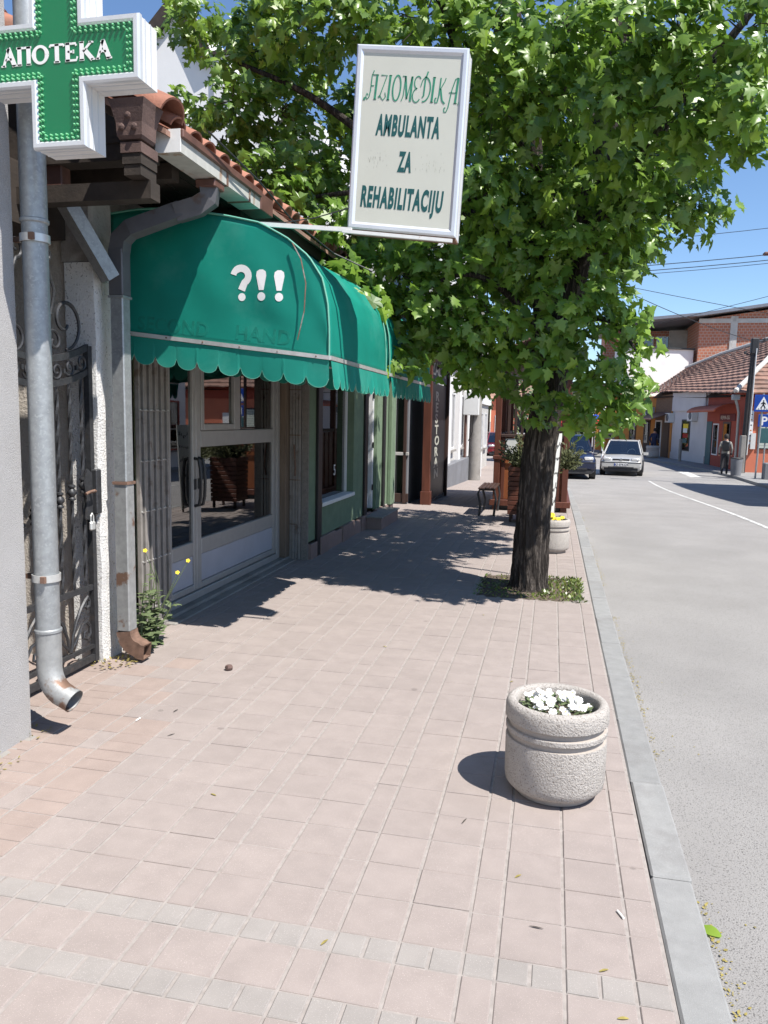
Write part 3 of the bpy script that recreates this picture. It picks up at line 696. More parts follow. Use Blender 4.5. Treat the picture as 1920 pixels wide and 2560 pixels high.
# square downpipe
sq = thing('square_downpipe', (-2.675, 4.455, 0), 'square galvanised downpipe with rust and a kicked-out foot', 'drainpipe')
def sqtube(pts, h, name, m, par, ref=(0, 1, 0)):
    return MB().tube(pts, h*1.414, 4, ref=ref).build(name, m, par)
MB().cbox(-2.722, -2.630, 4.408, 4.502, .20, 1.17, .007).build('pipe', M['galvr'], sq)
MB().cbox(-2.720, -2.632, 4.410, 4.500, 1.176, 2.33, .007).build('pipe', M['galv'], sq)
MB().cbox(-2.725, -2.627, 4.405, 4.505, 2.334, 2.62, .007).build('upper_pipe', M['shadedsheet'], sq)
MB().box(-2.728, -2.624, 4.402, 4.508, 1.162, 1.180).build('joint_ring', M['galvrust'], sq)
MB().box(-2.728, -2.624, 4.402, 4.508, 2.322, 2.336).build('joint_ring', M['galv'], sq)
ft = MB(); out_ = []
for a in range(0, 81, 16): out_.append((-2.676+.11*(1-math.cos(R(a))), 4.455, .20-.115*math.sin(R(a))))
out_ += [(-2.56, 4.45, .073), (-2.53, 4.45, .07)]
ft.tube(out_, .049*1.414, 4, caps=False, ref=(0, 1, 0)); ft.tube(out_[::-1], .043*1.414, 4, caps=False, ref=(0, 1, 0)); ft.build('foot', M['galvrust'], sq)
sqtube([(-2.676, 4.455, 2.60), (-2.66, 4.457, 2.68), (-2.60, 4.46, 2.735), (-2.30, 4.55, 2.86)], .048, 'offset_pipe', M['shadedsheet'], sq, (0, 1, .2))
sqtube([(-2.33, 4.545, 2.845), (-2.20, 4.57, 2.885), (-2.13, 4.58, 2.93), (-2.125, 4.58, 2.99)], .055, 'swan_neck', M['shadedsheet'], sq, (0, 1, .2))
MB().cbox(-2.19, -2.06, 4.51, 4.65, 2.985, 3.032, .006).build('outlet_box', M['brownsheet'], sq)
# second, sloping box pipe from the roof above the gate
sp_ = thing('sloping_box_downpipe', (-2.93, 4.30, 2.4), 'sloping brown and grey box gutter pipe above the iron gate', 'drainpipe')
MB().cbox(-2.90, -2.79, 4.06, 4.15, 2.86, 3.10, .006).build('drop_box', M['brownsheet'], sp_)
MB().bar((-2.85, 4.10, 2.90), (-2.69, 4.375, 2.43), .085, .085, (1, -.6, .2)).build('sloping_pipe', [M['galv']], sp_)
# ================================================================== AWNINGS
PROF = [(-2.94, 2.925), (-2.75, 2.945), (-2.55, 2.945), (-2.35, 2.922), (-2.12, 2.885), (-1.886, 2.833), (-1.703, 2.735), (-1.558, 2.618), (-1.467, 2.481), (-1.430, 2.33), (-1.418, 2.16), (-1.417, 1.990)]
def prof(t):
    s = t*(len(PROF)-1); i = min(int(s), len(PROF)-2); f = s-i
    return tuple(PROF[i][k]*(1-f)+PROF[i+1][k]*f for k in (0, 1))
def zprof(x):
    for (a, b), (c, d) in zip(PROF[:-1], PROF[1:]):
        if a <= x <= c: return b+(d-b)*(x-a)/max(1e-6, c-a)
    return PROF[-1][1]
def bulge(u, v):
    return .012*math.sin(math.pi*v)*math.sin(math.pi*u)-.010*math.exp(-((v-.22)/.10)**2)*(.5+.5*math.sin(u*9+1))*math.sin(math.pi*u)+.0035*math.sin(u*23+v*7)*math.sin(math.pi*v)
def onto_cloth(o, y0, gap):
    """lay a lettering mesh flat on the end cloth of an awning"""
    ys_ = [v.co.y for v in o.data.vertices]; ym_ = max(ys_)
    for v in o.data.vertices:
        x, z = v.co.x, v.co.z; zb = 2.162+(1.990-2.162)*(x+2.94)/1.523; zt = zprof(x) if x < -1.42 else 2.25
        v.co.y = y0-bulge((x+2.94)/1.523, (z-zb)/(zt-zb))-gap-(.0008 if v.co.y < ym_-1e-5 else 0)
def awning(y0, y1, label, near):
    t = thing('shop_awning', (-2.94, (y0+y1)/2, 2.0), label, 'awning', None)
    bz = lambda x: 2.162+(1.990-2.162)*(x+2.94)/(2.94-1.417)         # bottom bar of the end drops outwards
    def endface(y, sg):
        xs = [-2.94+(2.94-1.417)*i/40 for i in range(41)]
        def fn(u, v):
            x = -2.94+(1.523)*u; zt = zprof(x) if x < -1.42 else 2.25; zb = bz(x)
            return (x, y+sg*bulge(u, v), zb+(zt-zb)*v)
        return MB().grid(fn, 60, 20)
    c = endface(y0, -1); 
    def top(u, v):
        x, z = prof(u); sag = .018*math.sin(math.pi*v)*math.sin(math.pi*min(1, u*1.2))+.010*math.sin(v*math.pi*3)**2*math.sin(math.pi*u)+.004*math.sin(v*17+u*11)*math.sin(math.pi*u); return (x-sag*.6, y0+(y1-y0)*v, z-sag)
    c.grid(top, 44, 24); e2 = endface(y1, 1); c.v, n0 = c.v+e2.v, len(c.v); c.f += [tuple(i+n0 for i in f) for f in e2.f]; c.m += e2.m
    cn = c.build('canopy', M['awn'], t, True)
    md = cn.modifiers.new('cloth', 'SOLIDIFY'); md.thickness = .002; md.offset = 0
    # valances with scallops
    def valance(p0, p1, n, nm, flare=0):
        mb = MB(); hem = MB(); p0 = Vector(p0); p1 = Vector(p1); d = p1-p0; pts = []; m_ = 9
        out = Vector((d.y, -d.x, 0)).normalized(); 
        for k in range(n):
            for j in range(m_+(1 if k == n-1 else 0)):
                u = (k+j/m_)/n; s = j/m_; dep = .120+.062*math.sqrt(max(0, 1-(2*s-1)**2))
                wob = .008*math.sin(k*1.7+s*1.2); pts.append((p0+d*u, dep, out*(wob+flare)))
        vs = []
        for p, dep, o in pts: vs += [p+Vector((0, 0, -.004)), p+o*.5+Vector((0, 0, -dep*.5)), p+o+Vector((0, 0, -dep))]
        fs = [(3*i+a, 3*i+3+a, 3*i+4+a, 3*i+1+a) for i in range(len(pts)-1) for a in (0, 1)]
        mb.add(vs, fs); va = mb.build('valance', M['awnv'], t)
        s2 = va.modifiers.new('cloth', 'SOLIDIFY'); s2.thickness = .0012
        hem.tube([p+o+Vector((0, 0, -dep)) for p, dep, o in pts], .0022, 4); hem.build('valance_hem', M['awnhem'], va)
        return va
    valance((-2.93, y0-.006, bz(-2.93)-.012), (-1.417, y0-.006, bz(-1.417)-.012), 10, 'a')
    valance((-1.405, y0+.0, 1.975), (-1.405, y1, 1.978), max(8, round((y1-y0)/.145)), 'b', .015)
    # bars
    MB().bar((-2.94, y0-.008, bz(-2.94)), (-1.41, y0-.008, bz(-1.41)), .016, .026).build('end_bar', M['alum'], t)
    MB().bar((-1.408, y0-.008, 1.990), (-1.408, y1, 1.990), .016, .026).build('front_bar', M['alum'], t)
    for i in range(6):
        x = -2.8+i*.26; MB().lathe([(.006, 0), (.006, -.004), (.0001, -.005)], (x, y0-.0165, bz(x)), 6, axis='Y').build('rivet', M['galvrust'], t)
    for y in (y0-.004, y1+.004):
        MB().tube([(x, y, z+.003) for x, z in [prof(i/40) for i in range(41)]], .007, 6).build('corner_piping', M['awnhem'], t, True)
    MB().tube([(-2.93, y0+.03, bz(-2.94)+.01), (-2.93, y0+.03, 2.9)], .012, 6).build('frame_tube', M['whitepaint'], t)
    return t
aw = awning(4.80, 6.50, 'sunlit green domed awning lettered ?!! and faded second hand', True)
# letters: ? ! !
def letters3():
    y = 4.7835
    st = [(arc(.0, .145, .052, .048, 170, -60, 16)+[(.012, .075), (.004, .055)], [.030]*3+[.034]*14+[.036]*2)]
    q = MB(); strokes(q, [(st[0][0], [a/.030 for a in st[0][1][:len(st[0][0])]])], (-2.012, y, 2.362), (1, 0, 0), (0, 0, 1), .040, .001); q.build('letter', M['letter'], aw)
    MB().lathe([(.0005, 0), (.025, 0), (.025, -.001), (.0005, -.001)], (-2.006, y, 2.362+.012), 18, axis='Y').build('letter_dot', M['letter'], aw)
    for x0, dz in ((-1.872, -.004), (-1.752, -.010)):
        m_ = MB(); m_.prism([(-.016, .070), (.016, .070), (.034, .160), (.030, .186), (.012, .198), (-.012, .198), (-.030, .186), (-.034, .160)], (x0, y, 2.350+dz), (1, 0, 0), (0, 0, 1), (0, -.001, 0)); m_.build('letter', M['letter'], aw)
        MB().lathe([(.0005, 0), (.027, 0), (.027, -.001), (.0005, -.001)], (x0, y, 2.350+dz+.030), 18, axis='Y').build('letter_dot', M['letter'], aw)
letters3()
l1_ = lettering('SECOND', (-2.76, 4.7795, 2.178), (1, 0, -.10), (0, 0, 1), M['awnghost'], aw, 'faded_lettering', size=.125, bold=.003, ext=.0003, space=1.05)
l2_ = lettering('HAND', (-2.06, 4.7795, 2.112), (1, 0, -.11), (0, 0, 1), M['awnghost'], aw, 'faded_lettering', size=.125, bold=.003, ext=.0003, space=1.1)
for o_ in [c_ for c_ in aw.children if c_.name.startswith('letter')]: onto_cloth(o_, 4.80, .0022)
onto_cloth(l1_, 4.80, .0016); onto_cloth(l2_, 4.80, .0016)
MB().tube([(-1.66, 4.775, 2.70), (-1.60, 4.765, 2.60), (-1.565, 4.762, 2.45), (-1.575, 4.764, 2.28), (-1.62, 4.77, 2.10)], .004, 5).build('loose_cord', M['galvrust'], aw, True)
aw2 = awning(6.66, 8.84, 'shaded green domed awning under the maple branches', False)

# ================================================================== HANGING SIGN
Tl, Bl = Vector((-1.290, 4.93, 3.915)), Vector((-1.345, 4.93, 2.820)); Tr, Br = Vector((-.605, 4.93, 3.845)), Vector((-.650, 4.93, 2.735))
sg = thing('clinic_sign', tuple((Bl+Br)/2), 'tilted silver framed light box sign lettered AMBULANTA ZA REHABILITACIJU', 'sign')
ux = ((Tr-Tl)+(Br-Bl)).normalized(); uy = ((Tl-Bl)+(Tr-Br)); uy.normalize(); O = (Tl+Tr+Bl+Br)/4
W2 = ((Tr-Tl).length+(Br-Bl).length)/4; H2 = ((Tl-Bl).length+(Tr-Br).length)/4; nz_ = ux.cross(uy)      # towards the viewer
def SP(x, y, d): return O+ux*x+uy*y+nz_*d
def sbox(x0, x1, y0, y1, d0, d1, name, m, par=sg):
    return MB().add([SP(x, y, d) for d in (d0, d1) for y in (y0, y1) for x in (x0, x1)], [(0,2,3,1),(4,5,7,6),(0,1,5,4),(2,6,7,3),(0,4,6,2),(1,3,7,5)]).build(name, m, par)
W2 *= 1.012
sbox(-W2+.003, W2-.003, -H2+.003, H2-.003, -.150, -.012, 'box_body', M['signside'])
sbox(-W2+.03, W2-.03, -H2+.03, H2-.03, -.011, -.006, 'acrylic_panel', M['signface'])
pf = [(0, -.028), (.0, -.006), (.010, .004), (.030, .004), (.046, -.006)]
cs = [(-1, -1), (1, -1), (1, 1), (-1, 1)]
for front in (1, 0):
    for i in range(4):
        A = cs[i]; B = cs[(i+1) % 4]; vs = []
        for c_ in (A, B):
            for ins, d in pf: vs.append(SP(c_[0]*(W2-ins), c_[1]*(H2-ins), d if front else -.164-d))
        k = len(pf); MB().add(vs, [(j, j+1, k+j+1, k+j) for j in range(k-1)]+[(k-1, 0, k, 2*k-1), tuple(range(k)), tuple(range(k, 2*k))]).build('frame_bar', M['signframe'], sg)
sbox(-W2+.004, W2-.004, -H2-.010, -H2+.001, -.155, -.015, 'rusty_underside', M['rust'])
def stext(body, y, size, wd, m, bold, x=0, name='lettering', d=-.0055, xs=None):
    me = text_mesh(body, size=size, bold=bold, ext=.001, align='CENTER', space=1.18)
    xsn = [v.co.x for v in me.vertices]; cur = max(xsn)-min(xsn); s_ = wd/cur; mid = (max(xsn)+min(xsn))/2
    for v in me.vertices: v.co.x = (v.co.x-mid)*s_
    me.transform(frame(SP(x, y, d), ux, uy)); me.materials.clear(); me.materials.append(m); me.name = name
    return link(name, me, sg)
stext('AMBULANTA', .030, .165, .405, M['signteal'], .0072, .0)
stext('ZA', -.180, .160, .088, M['signteal'], .0072, -.005)
stext('REHABILITACIJU', -.405, .170, .525, M['signteal'], .0072, -.012)
rs_ = random.Random(9); gm_ = MB()
for k in range(70):
    gx = rs_.uniform(-.25, .25)
    if abs(gx+.005) < .065: continue
    gy = -.18+rs_.uniform(0, .11); gh = rs_.uniform(.004, .022); gm_.add([SP(gx+a*.0016, gy+b*gh, d) for d in (-.0062, -.0056) for a, b in ((-1, 0), (1, 0), (1, 1), (-1, 1))], [(0, 1, 2, 3), (4, 5, 6, 7), (0, 1, 5, 4), (1, 2, 6, 5), (2, 3, 7, 6), (3, 0, 4, 7)])
tag(gm_.build('peeled_letter_residue', M['signghost'], sg), 'faint residue of peeled letters', kind='stuff')
# decorative top line, drawn with pen strokes
th_, tk = .30, 1.0
def fz_letters():
    S = []   # (polyline, widths, x offset)
    def L(x, *st): S.append((x, st))
    V_ = lambda x: ([(x, 0), (x, 1)], tk)
    L(.00, ([(.30, 1.15), (.20, .95), (.20, .35), (.14, .1), (.02, .0), (-.08, .12), (-.02, .24), (.06, .18)], .45), ([(.18, .98), (.46, .98)], .4), ([(.20, .55), (.40, .55)], .35))
    L(.55, V_(0), ([(-.1, .98), (.1, .98)], .3), ([(-.1, .02), (.1, .02)], .3))
    L(.82, ([(0, .98), (.40, .98), (.02, .08)], .45), ([(-.06, .1), (.05, .2), (.15, .08), (.3, .0), (.45, .14), (.38, .3)], .4))
    L(1.45, V_(0), ([(-.1, .98), (.1, .98)], .3), ([(-.1, .02), (.1, .02)], .3))
    L(1.68, (arc(.28, .5, .26, .5, 0, 360, 24), .7))
    L(2.38, ([(-.02, .0), (.08, .2), (.10, .98)], .4), ([(.10, .98), (.33, .1)], .9), ([(.33, .1), (.55, .98)], .4), ([(.55, .98), (.57, .0)], 1.), ([(-.1, .98), (.12, .98)], .3))
    L(3.08, (arc(.26, .76, .22, .24, 40, 270, 12)+arc(.26, .25, .26, .27, 90, 330, 14), .5))
    L(3.68, ([(.26, 1.2), (.14, .9), (.14, .25), (.06, .18)], .7), (arc(.12, .5, .42, .48, 95, -95, 18), .6), ([(-.12, .6), (-.04, .85), (.12, .98)], .4))
    L(4.40, V_(0), ([(-.1, .98), (.1, .98)], .3), ([(-.1, .02), (.1, .02)], .3))
    L(4.72, ([(.12, .98), (.12, .3), (.05, .02), (-.08, .0), (-.12, .14), (-.04, .2)], .6), ([(.45, .98), (.40, .85), (.14, .5)], .4), ([(.18, .55), (.36, .1), (.55, -.02)], .8))
    L(5.36, ([(.62, 1.0), (.45, .95), (.28, .5), (.18, -.15), (.08, -.34), (-.06, -.34), (-.08, -.2), (.0, -.16)], .5), ([(.62, 1.0), (.60, 0)], 1.0), ([(.12, .42), (.60, .42)], .35), ([(.50, .02), (.72, .02)], .3))
    L(-.22, ([(0, -.04), (.04, .08)], .5), ([(.08, -.04), (.12, .08)], .5)); L(6.16, ([(0, -.04), (.04, .08)], .5), ([(.08, -.04), (.12, .08)], .5))
    sc_ = .60/6.4
    for x, st in S:
        mb = MB(); strokes(mb, [([((a+x)*sc_, b*.148) for a, b in pl], sw) for pl, sw in st], SP(-.272, .232, -.0055), ux, uy, .0125, .0015)
        mb.build('ornate_letter', M['signgreen'], sg)
fz_letters()
ar = MB().bar((-2.75, 4.86, 2.915), (-1.30, 4.87, 2.790), .022, .026).build('support_arm', M['whitepaint'], sg)
MB().bar((-1.36, 4.87, 2.785), (-.66, 4.87, 2.705), .025, .02).build('support_rail', M['whitepaint'], sg)
MB().bar((-2.96, 4.86, 2.932), (-2.74, 4.86, 2.914), .016, .018).build('wall_stub', M['galvrust'], sg)
tag(MB().tube([(-1.33, 4.9, 2.93), (-1.55, 4.9, 2.88), (-1.75, 4.88, 2.852), (-1.95, 4.87, 2.86)], .004, 5).build('sign_cable', M['wire'], None, True), 'thin grey cable from the clinic sign to its arm', 'cable')
tag(MB().tube([(-2.0, 4.3, 3.22), (-1.98, 5.0, 3.16), (-1.95, 5.6, 3.05), (-1.80, 6.2, 2.93), (-1.5, 6.3, 2.8)], .006, 5).build('eaves_cable', M['wire'], None, True), 'black cable sagging along the tiled eaves', 'cable')

# ================================================================== SHOP DOOR (aluminium, two leaves)
DX = -2.95
dr_ = thing('shop_door', (DX, 6.8, 0), 'grey aluminium shop door and glazing below the awning', 'door')
D = M['doorframe']
def fr(y0, y1, z0, z1, name, m=D, x0=-3.0, x1=DX, par=dr_, c=.006): return MB().cbox(x0, x1, y0, y1, z0, z1, c).build(name, m, par)
fr(5.48, 5.545, .036, 2.415, 'jamb'); fr(7.985, 8.075, .036, 2.415, 'jamb', x1=DX+.012); fr(5.546, 7.984, 2.33, 2.415, 'head')
fr(5.546, 7.984, .036, .10, 'threshold', x1=DX+.02)
def leaf(y0, y1, st, name, panes):
    lf = fr(y0, y0+st, .105, 2.325, name)
    fr(y1-st, y1, .105, 2.325, 'stile', par=lf); fr(y0+st+.001, y1-st-.001, .105, .16, 'bottom_rail', par=lf)
    return lf
l1 = leaf(5.55, 6.045, .055, 'door_leaf', None)
fr(5.607, 5.988, .415, .535, 'lock_rail', par=l1); fr(5.607, 5.988, .163, .412, 'kick_panel', M['doorpanel'], -2.985, -2.962, l1, .004)
fr(5.607, 5.988, .537, 2.32, 'pane', M['glassdoor'], -2.978, -2.972, l1, .001)
l2 = leaf(6.052, 7.982, .085, 'glazed_screen', None)
fr(6.139, 7.895, .405, .545, 'lock_rail', par=l2); fr(6.139, 7.895, 1.335, 1.475, 'transom', par=l2); fr(6.139, 7.895, .163, .402, 'kick_panel', M['doorpanel'], -2.985, -2.962, l2, .004)
fr(6.139, 7.895, .547, 1.332, 'pane', M['glassdoor'], -2.978, -2.972, l2, .001)
fr(6.90, 7.0, 1.477, 2.32, 'mullion', par=l2)
fr(7.002, 7.895, 1.477, 2.32, 'pane', M['glassdoor'], -2.978, -2.972, l2, .001)
vf = fr(6.139, 6.20, 1.478, 2.32, 'vent_frame', x1=DX+.008, par=l2)
fr(6.84, 6.899, 1.478, 2.32, 'vent_stile', x1=DX+.008, par=l2); fr(6.201, 6.839, 1.478, 1.535, 'vent_rail', x1=DX+.008, par=l2)
fr(6.201, 6.839, 1.537, 2.32, 'pane', M['glassdoor'], -2.978, -2.972, l2, .001)
for y, par in ((6.012, l1), (6.088, l2)):
    MB().tube([(DX, y, .84), (DX+.04, y, .85), (DX+.055, y, .92), (DX+.06, y, 1.04), (DX+.055, y, 1.16), (DX+.04, y, 1.235), (DX, y, 1.245)], .014, 8).build('handle', M['black'], par, True)
    MB().cbox(DX, DX+.012, y-.018, y+.018, .98, 1.07, .004).build('lock', M['black'], par)
def sheet(y0, y1, z0, z1, label, m=M['paper'], x=-3.0, tilt=.0):
    return tag(MB().add([(x, y0, z0), (x, y1, z0+tilt), (x, y1-tilt*.4, z1+tilt), (x, y0-tilt*.4, z1), (x-.001, y0, z0), (x-.001, y1, z0+tilt), (x-.001, y1-tilt*.4, z1+tilt), (x-.001, y0-tilt*.4, z1)], [(0,1,2,3),(7,6,5,4),(0,1,5,4),(2,3,7,6),(1,2,6,5),(3,0,4,7)]).build('notice_paper', m), label, 'paper')
sheet(5.62, 5.78, .62, .92, 'white paper notice low behind the left door glass')
sheet(5.80, 5.97, .60, .86, 'pale yellow and white leaflet low behind the left door glass', M['paperg'], tilt=.05)
sheet(6.42, 6.75, 1.72, 2.1, 'cream paper notice inside the vent window of the shop door')
sheet(7.08, 7.28, 1.86, 2.18, 'blue poster inside the upper shop door pane', M['blue'])

# folding lattice shutters --------------------------------------------------
def lattice(ysl, x0, x1, z0, z1, name, label, alongx=False):
    t = thing(name, ((x0+x1)/2, sum(ysl)/len(ysl), z0), label, 'shutter')
    for i, y in enumerate(ysl):
        d = .012 if i % 2 else 0
        MB().cbox(x0+d, x1+d, y-.013, y+.013, z0, z1, .003).build('slat', M['lattice'], t)
    for z in [z0+.12+.37*i for i in range(int((z1-z0)/.37)+1)]:
        r = MB()
        for i, y in enumerate(ysl): r.lathe([(.006, 0), (.006, .006), (.0001, .008)], (x1+(.012 if i % 2 else 0), y, z), 6, axis='X')
        MB().bar((x1+.002, ysl[0], z-.006), (x1+.002, ysl[-1], z-.006), .005, .010).build('lattice_link', M['lattice'], t)
        tag(r.build('rivet_row', M['alum'], t), kind='stuff')
    return t
lattice([5.06+.043*i for i in range(10)], -2.935, -2.90, .04, 2.40, 'folding_shutter', 'folded grey slat shutter beside the square downpipe')
fs2 = thing('folding_shutter', (-2.8, 8.21, 0), 'folded grey slat shutter set beside the green shop wall', 'shutter')
for i in range(4): MB().cbox(-2.868+i*.034, -2.838+i*.034, 8.196-.006*(i % 2), 8.230, .0, 2.42, .003).build('slat', M['lattice'], fs2)
for z in (.4, .9, 1.4, 1.9): MB().box(-2.868, -2.735, 8.184, 8.189, z, z+.010).build('lattice_link', M['galvrust'], fs2)
MB().tube([(-2.80, 8.182, .95), (-2.79, 8.17, 1.05), (-2.80, 8.165, 1.2), (-2.81, 8.18, 1.3)], .009, 6).build('hasp', M['galvrust'], fs2, True)
b_ = MB(); b_.cbox(-2.945, -2.872, 8.080, 8.228, .0, 2.42, .004); tag(b_.build('wooden_jamb_plank', M['wood']), 'weathered brown plank beside the shop door glazing', 'plank')

# ================================================================== GREEN SHOP
gs = thing('green_shop', (-2.65, 10.5, 0), 'green plastered shop front with black posts and tiled plinth', 'building')
FX = -2.65; G = M['greenwall']
def gb(y0, y1, z0, z1, name, m, x0=-2.9, x1=FX, c=0, par=gs):
    mb = MB(); (mb.cbox(x0, x1, y0, y1, z0, z1, c) if c else mb.box(x0, x1, y0, y1, z0, z1)); return mb.build(name, m, par)
wl = MB()
wl.box(-2.9, FX, 8.235, 8.68, .20, 3.05); wl.box(-2.9, FX, 8.68, 10.20, .20, .55); wl.box(-2.9, FX, 8.68, 10.20, 2.15, 3.05); wl.box(-2.9, FX, 10.20, 10.92, .20, 3.05)
wl.box(-2.9, FX, 10.92, 11.62, 2.25, 3.05); wl.box(-2.9, FX, 11.62, 12.72, .20, 3.05); wl.box(-5, -2.9, 12.5, 12.72, -.05, 3.05)
wl.build('wall', G, gs)
MB().box(-2.730, FX-.003, 8.205, 8.2345, -.02, 2.9).build('pebble_pilaster', M['granite'], gs)
for y0, y1 in ((8.47, 8.63), (10.74, 10.90), (11.98, 12.12)): gb(y0, y1, .0 if y0 < 9 else .16, 2.6, 'black_post', M['black'], FX+.002, FX+.035, .005)
gb(12.42, 12.725, .18, 2.7, 'green_post', G, FX+.002, FX+.07, .01)
# window
wn = gb(8.685, 10.195, .552, .60, 'window_sill', M['whitepaint'], -2.80, FX+.03, .006)
gb(8.685, 8.73, .602, 2.148, 'window_frame', M['signside'], -2.80, -2.74, .004, wn); gb(10.15, 10.195, .602, 2.148, 'window_frame', M['signside'], -2.80, -2.74, .004, wn); gb(8.731, 10.149, 2.10, 2.148, 'window_frame', M['signside'], -2.80, -2.74, .004, wn)
gb(8.731, 10.149, .602, 2.098, 'pane', M['glassdark'], -2.775, -2.769, 0, wn)
ins = MB(); ins.box(-3.9, -3.86, 8.3, 12.4, 0, 2.6); ins.box(-3.9, -2.92, 8.3, 8.34, 0, 2.6); ins.box(-3.9, -2.92, 12.36, 12.4, 0, 2.6); ins.build('interior', M['interior'], gs)
for z in (.62, 1.0, 1.4, 1.75): gb(8.5, 10.8, z, z+.03, 'shop_shelf', M['intred'], -3.84, -3.4)
gb(8.8, 10.1, .40, .58, 'display_shelf', M['wood'], -3.3, -2.81)
# a display figure and goods in the window
tag(lettering('5', (-2.765, 9.62, .86), (0, 1, 0), (0, 0, 1), M['letter'], None, 'price_digit', size=.20, ext=.001), 'white numeral 5 stuck on the green shop window', 'numeral')
mn = MB(); mn.tube([(-3.05, 9.18, .58), (-3.05, 9.18, .72), (-3.05, 9.18, .95), (-3.05, 9.18, 1.10), (-3.05, 9.18, 1.17), (-3.05, 9.18, 1.22)], [.09, .10, .13, .15, .08, .04], 14); tag(mn.build('display_bust', M['paperg'], None, True), 'pale shirt on a display bust in the green shop window', 'mannequin')
for i, (y, h, m) in enumerate(((8.85, .22, 'intred'), (8.98, .16, 'white'), (9.42, .2, 'paperg'), (9.75, .14, 'white'), (9.95, .18, 'intred'))):
    tag(MB().cbox(-3.0, -2.88, y-.04, y+.04, .581, .581+h, .008).build('boxed_item', M[m]), {'intred': 'red', 'white': 'white', 'paperg': 'pale green'}[m]+' boxed goods on the green shop window shelf', 'box', 'boxed goods in the green shop window')
# white door with dark open leaf
dd = gb(10.925, 11.0, .22, 2.245, 'door_frame', M['signside'], -2.80, -2.70, .006); gb(11.54, 11.615, .22, 2.245, 'door_frame', M['signside'], -2.80, -2.70, .006, dd); gb(11.001, 11.539, 2.17, 2.245, 'door_frame', M['signside'], -2.80, -2.70, .006, dd)
gb(11.001, 11.20, .23, 2.165, 'door_stile', M['signside'], -2.79, -2.745, .006, dd); gb(11.201, 11.5, .23, .45, 'door_panel', M['signside'], -2.79, -2.75, .006, dd); gb(11.201, 11.538, .452, 2.165, 'pane', M['glassdark'], -2.772, -2.766, 0, dd)
for z in (.5, 1.15, 1.9): MB().cbox(-2.70, -2.68, 11.53, 11.56, z, z+.09, .004).build('hinge', M['black'], dd)
# plinth of tiles, each piece its own
random.seed(3)
y = 8.235; k = 0
while y < 12.68:
    wd = .33; top = .205 - .0*(y-8.2); pr_ = (.045 if k % 3 == 1 else .03)+random.uniform(0, .006)
    gb(y+.003, min(y+wd, 12.72)-.003, -.06, top+random.uniform(-.004, .004)-(.03 if k % 3 == 0 else 0), 'plinth_tile', M['tileplinth'], -2.66, FX+pr_, .004); y += wd; k += 1
gb(10.80, 12.0, -.06, .165, 'door_step', M['tileplinth'], FX+.05, FX+.28, .006)
gb(10.76, 12.04, .166, .19, 'step_nosing', M['concrete'], FX+.04, FX+.30, .006)

# ================================================================== RESTAURANT
rs = thing('restaurant', (-2.6, 16, gz(16)), 'dark restaurant front with red posts and vertical RESTORAN lettering', 'building')
def rb(x0, x1, y0, y1, z0, z1, name, m, c=.006, par=rs): return MB().cbox(x0, x1, y0, y1, z0, z1, c).build(name, m, par)
g0 = -.03
rb(-7, -2.72, 14.66, 18.6, g0-.1, 3.4, 'wall', M['wallgreyd'])
rb(-4.6, -2.70, 14.62, 14.655, g0+.02, .16, 'base_board', M['darktimber']); rb(-4.6, -2.70, 14.60, 14.655, .9, .96, 'glazing_rail', M['wallgrey']); rb(-4.6, -2.70, 14.60, 14.655, 2.0, 2.05, 'glazing_rail', M['wallgrey'])
for x in (-3.9, -3.25, -2.78): rb(x-.03, x+.03, 14.60, 14.654, g0, 3.2, 'glazing_mullion', M['darktimber'])
for (xa, xb) in ((-3.868, -3.283), (-3.217, -2.812)):
    for za, zb in ((.165, .895), (.965, 1.995), (2.055, 3.1)): rb(xa, xb, 14.625, 14.635, za, zb, 'pane', M['darkpane'], .001)
sh_ = MB(); sh_.box(-3.55, -3.30, 14.585, 14.597, .55, 1.15); tag(sh_.build('menu_poster', M['brownboard']), 'brown framed menu poster on the dark restaurant glass', 'poster')
tag(MB().tube([(-2.98, 14.55, 0), (-2.98, 14.55, 3.1)], .035, 10).build('grey_drain_tube', M['galv'], None, True), 'thin grey vertical drain tube before the dark restaurant glass', 'drainpipe')
rb(-2.43, -2.28, 14.60, 14.75, g0+.25, 3.0, 'red_post', M['redwood']); rb(-2.45, -2.26, 14.58, 14.77, g0-.05, g0+.249, 'post_foot', M['redwood'])
rb(-2.41, -2.29, 17.12, 17.28, -.13, 3.0, 'dark_post', M['darktimber'])
rb(-2.40, -2.345, 14.80, 17.08, -.02, 2.32, 'letter_panel', M['black'], .004); rb(-2.40, -2.342, 14.80, 17.08, 2.36, 2.95, 'name_panel', M['wallgreyd'], .004)
rb(-2.42, -2.33, 14.78, 17.1, -.13, -.022, 'panel_kerb', M['granite'])
yy = 16.0
for i, ch in enumerate('RESTORAN'):
    l_ = lettering(ch, (-2.3435, 15.55, 1.98-i*.225), (0, 1, 0), (0, 0, 1), M['signface'], rs, 'letter', size=.26, bold=.008, ext=.001, xs=2.9)
lettering('ZALIN', (-2.3405, 14.95, 2.48), (0, 1, 0), (0, 0, 1), M['signface'], rs, 'lettering', size=.36, bold=.006, ext=.001, xs=1.9)
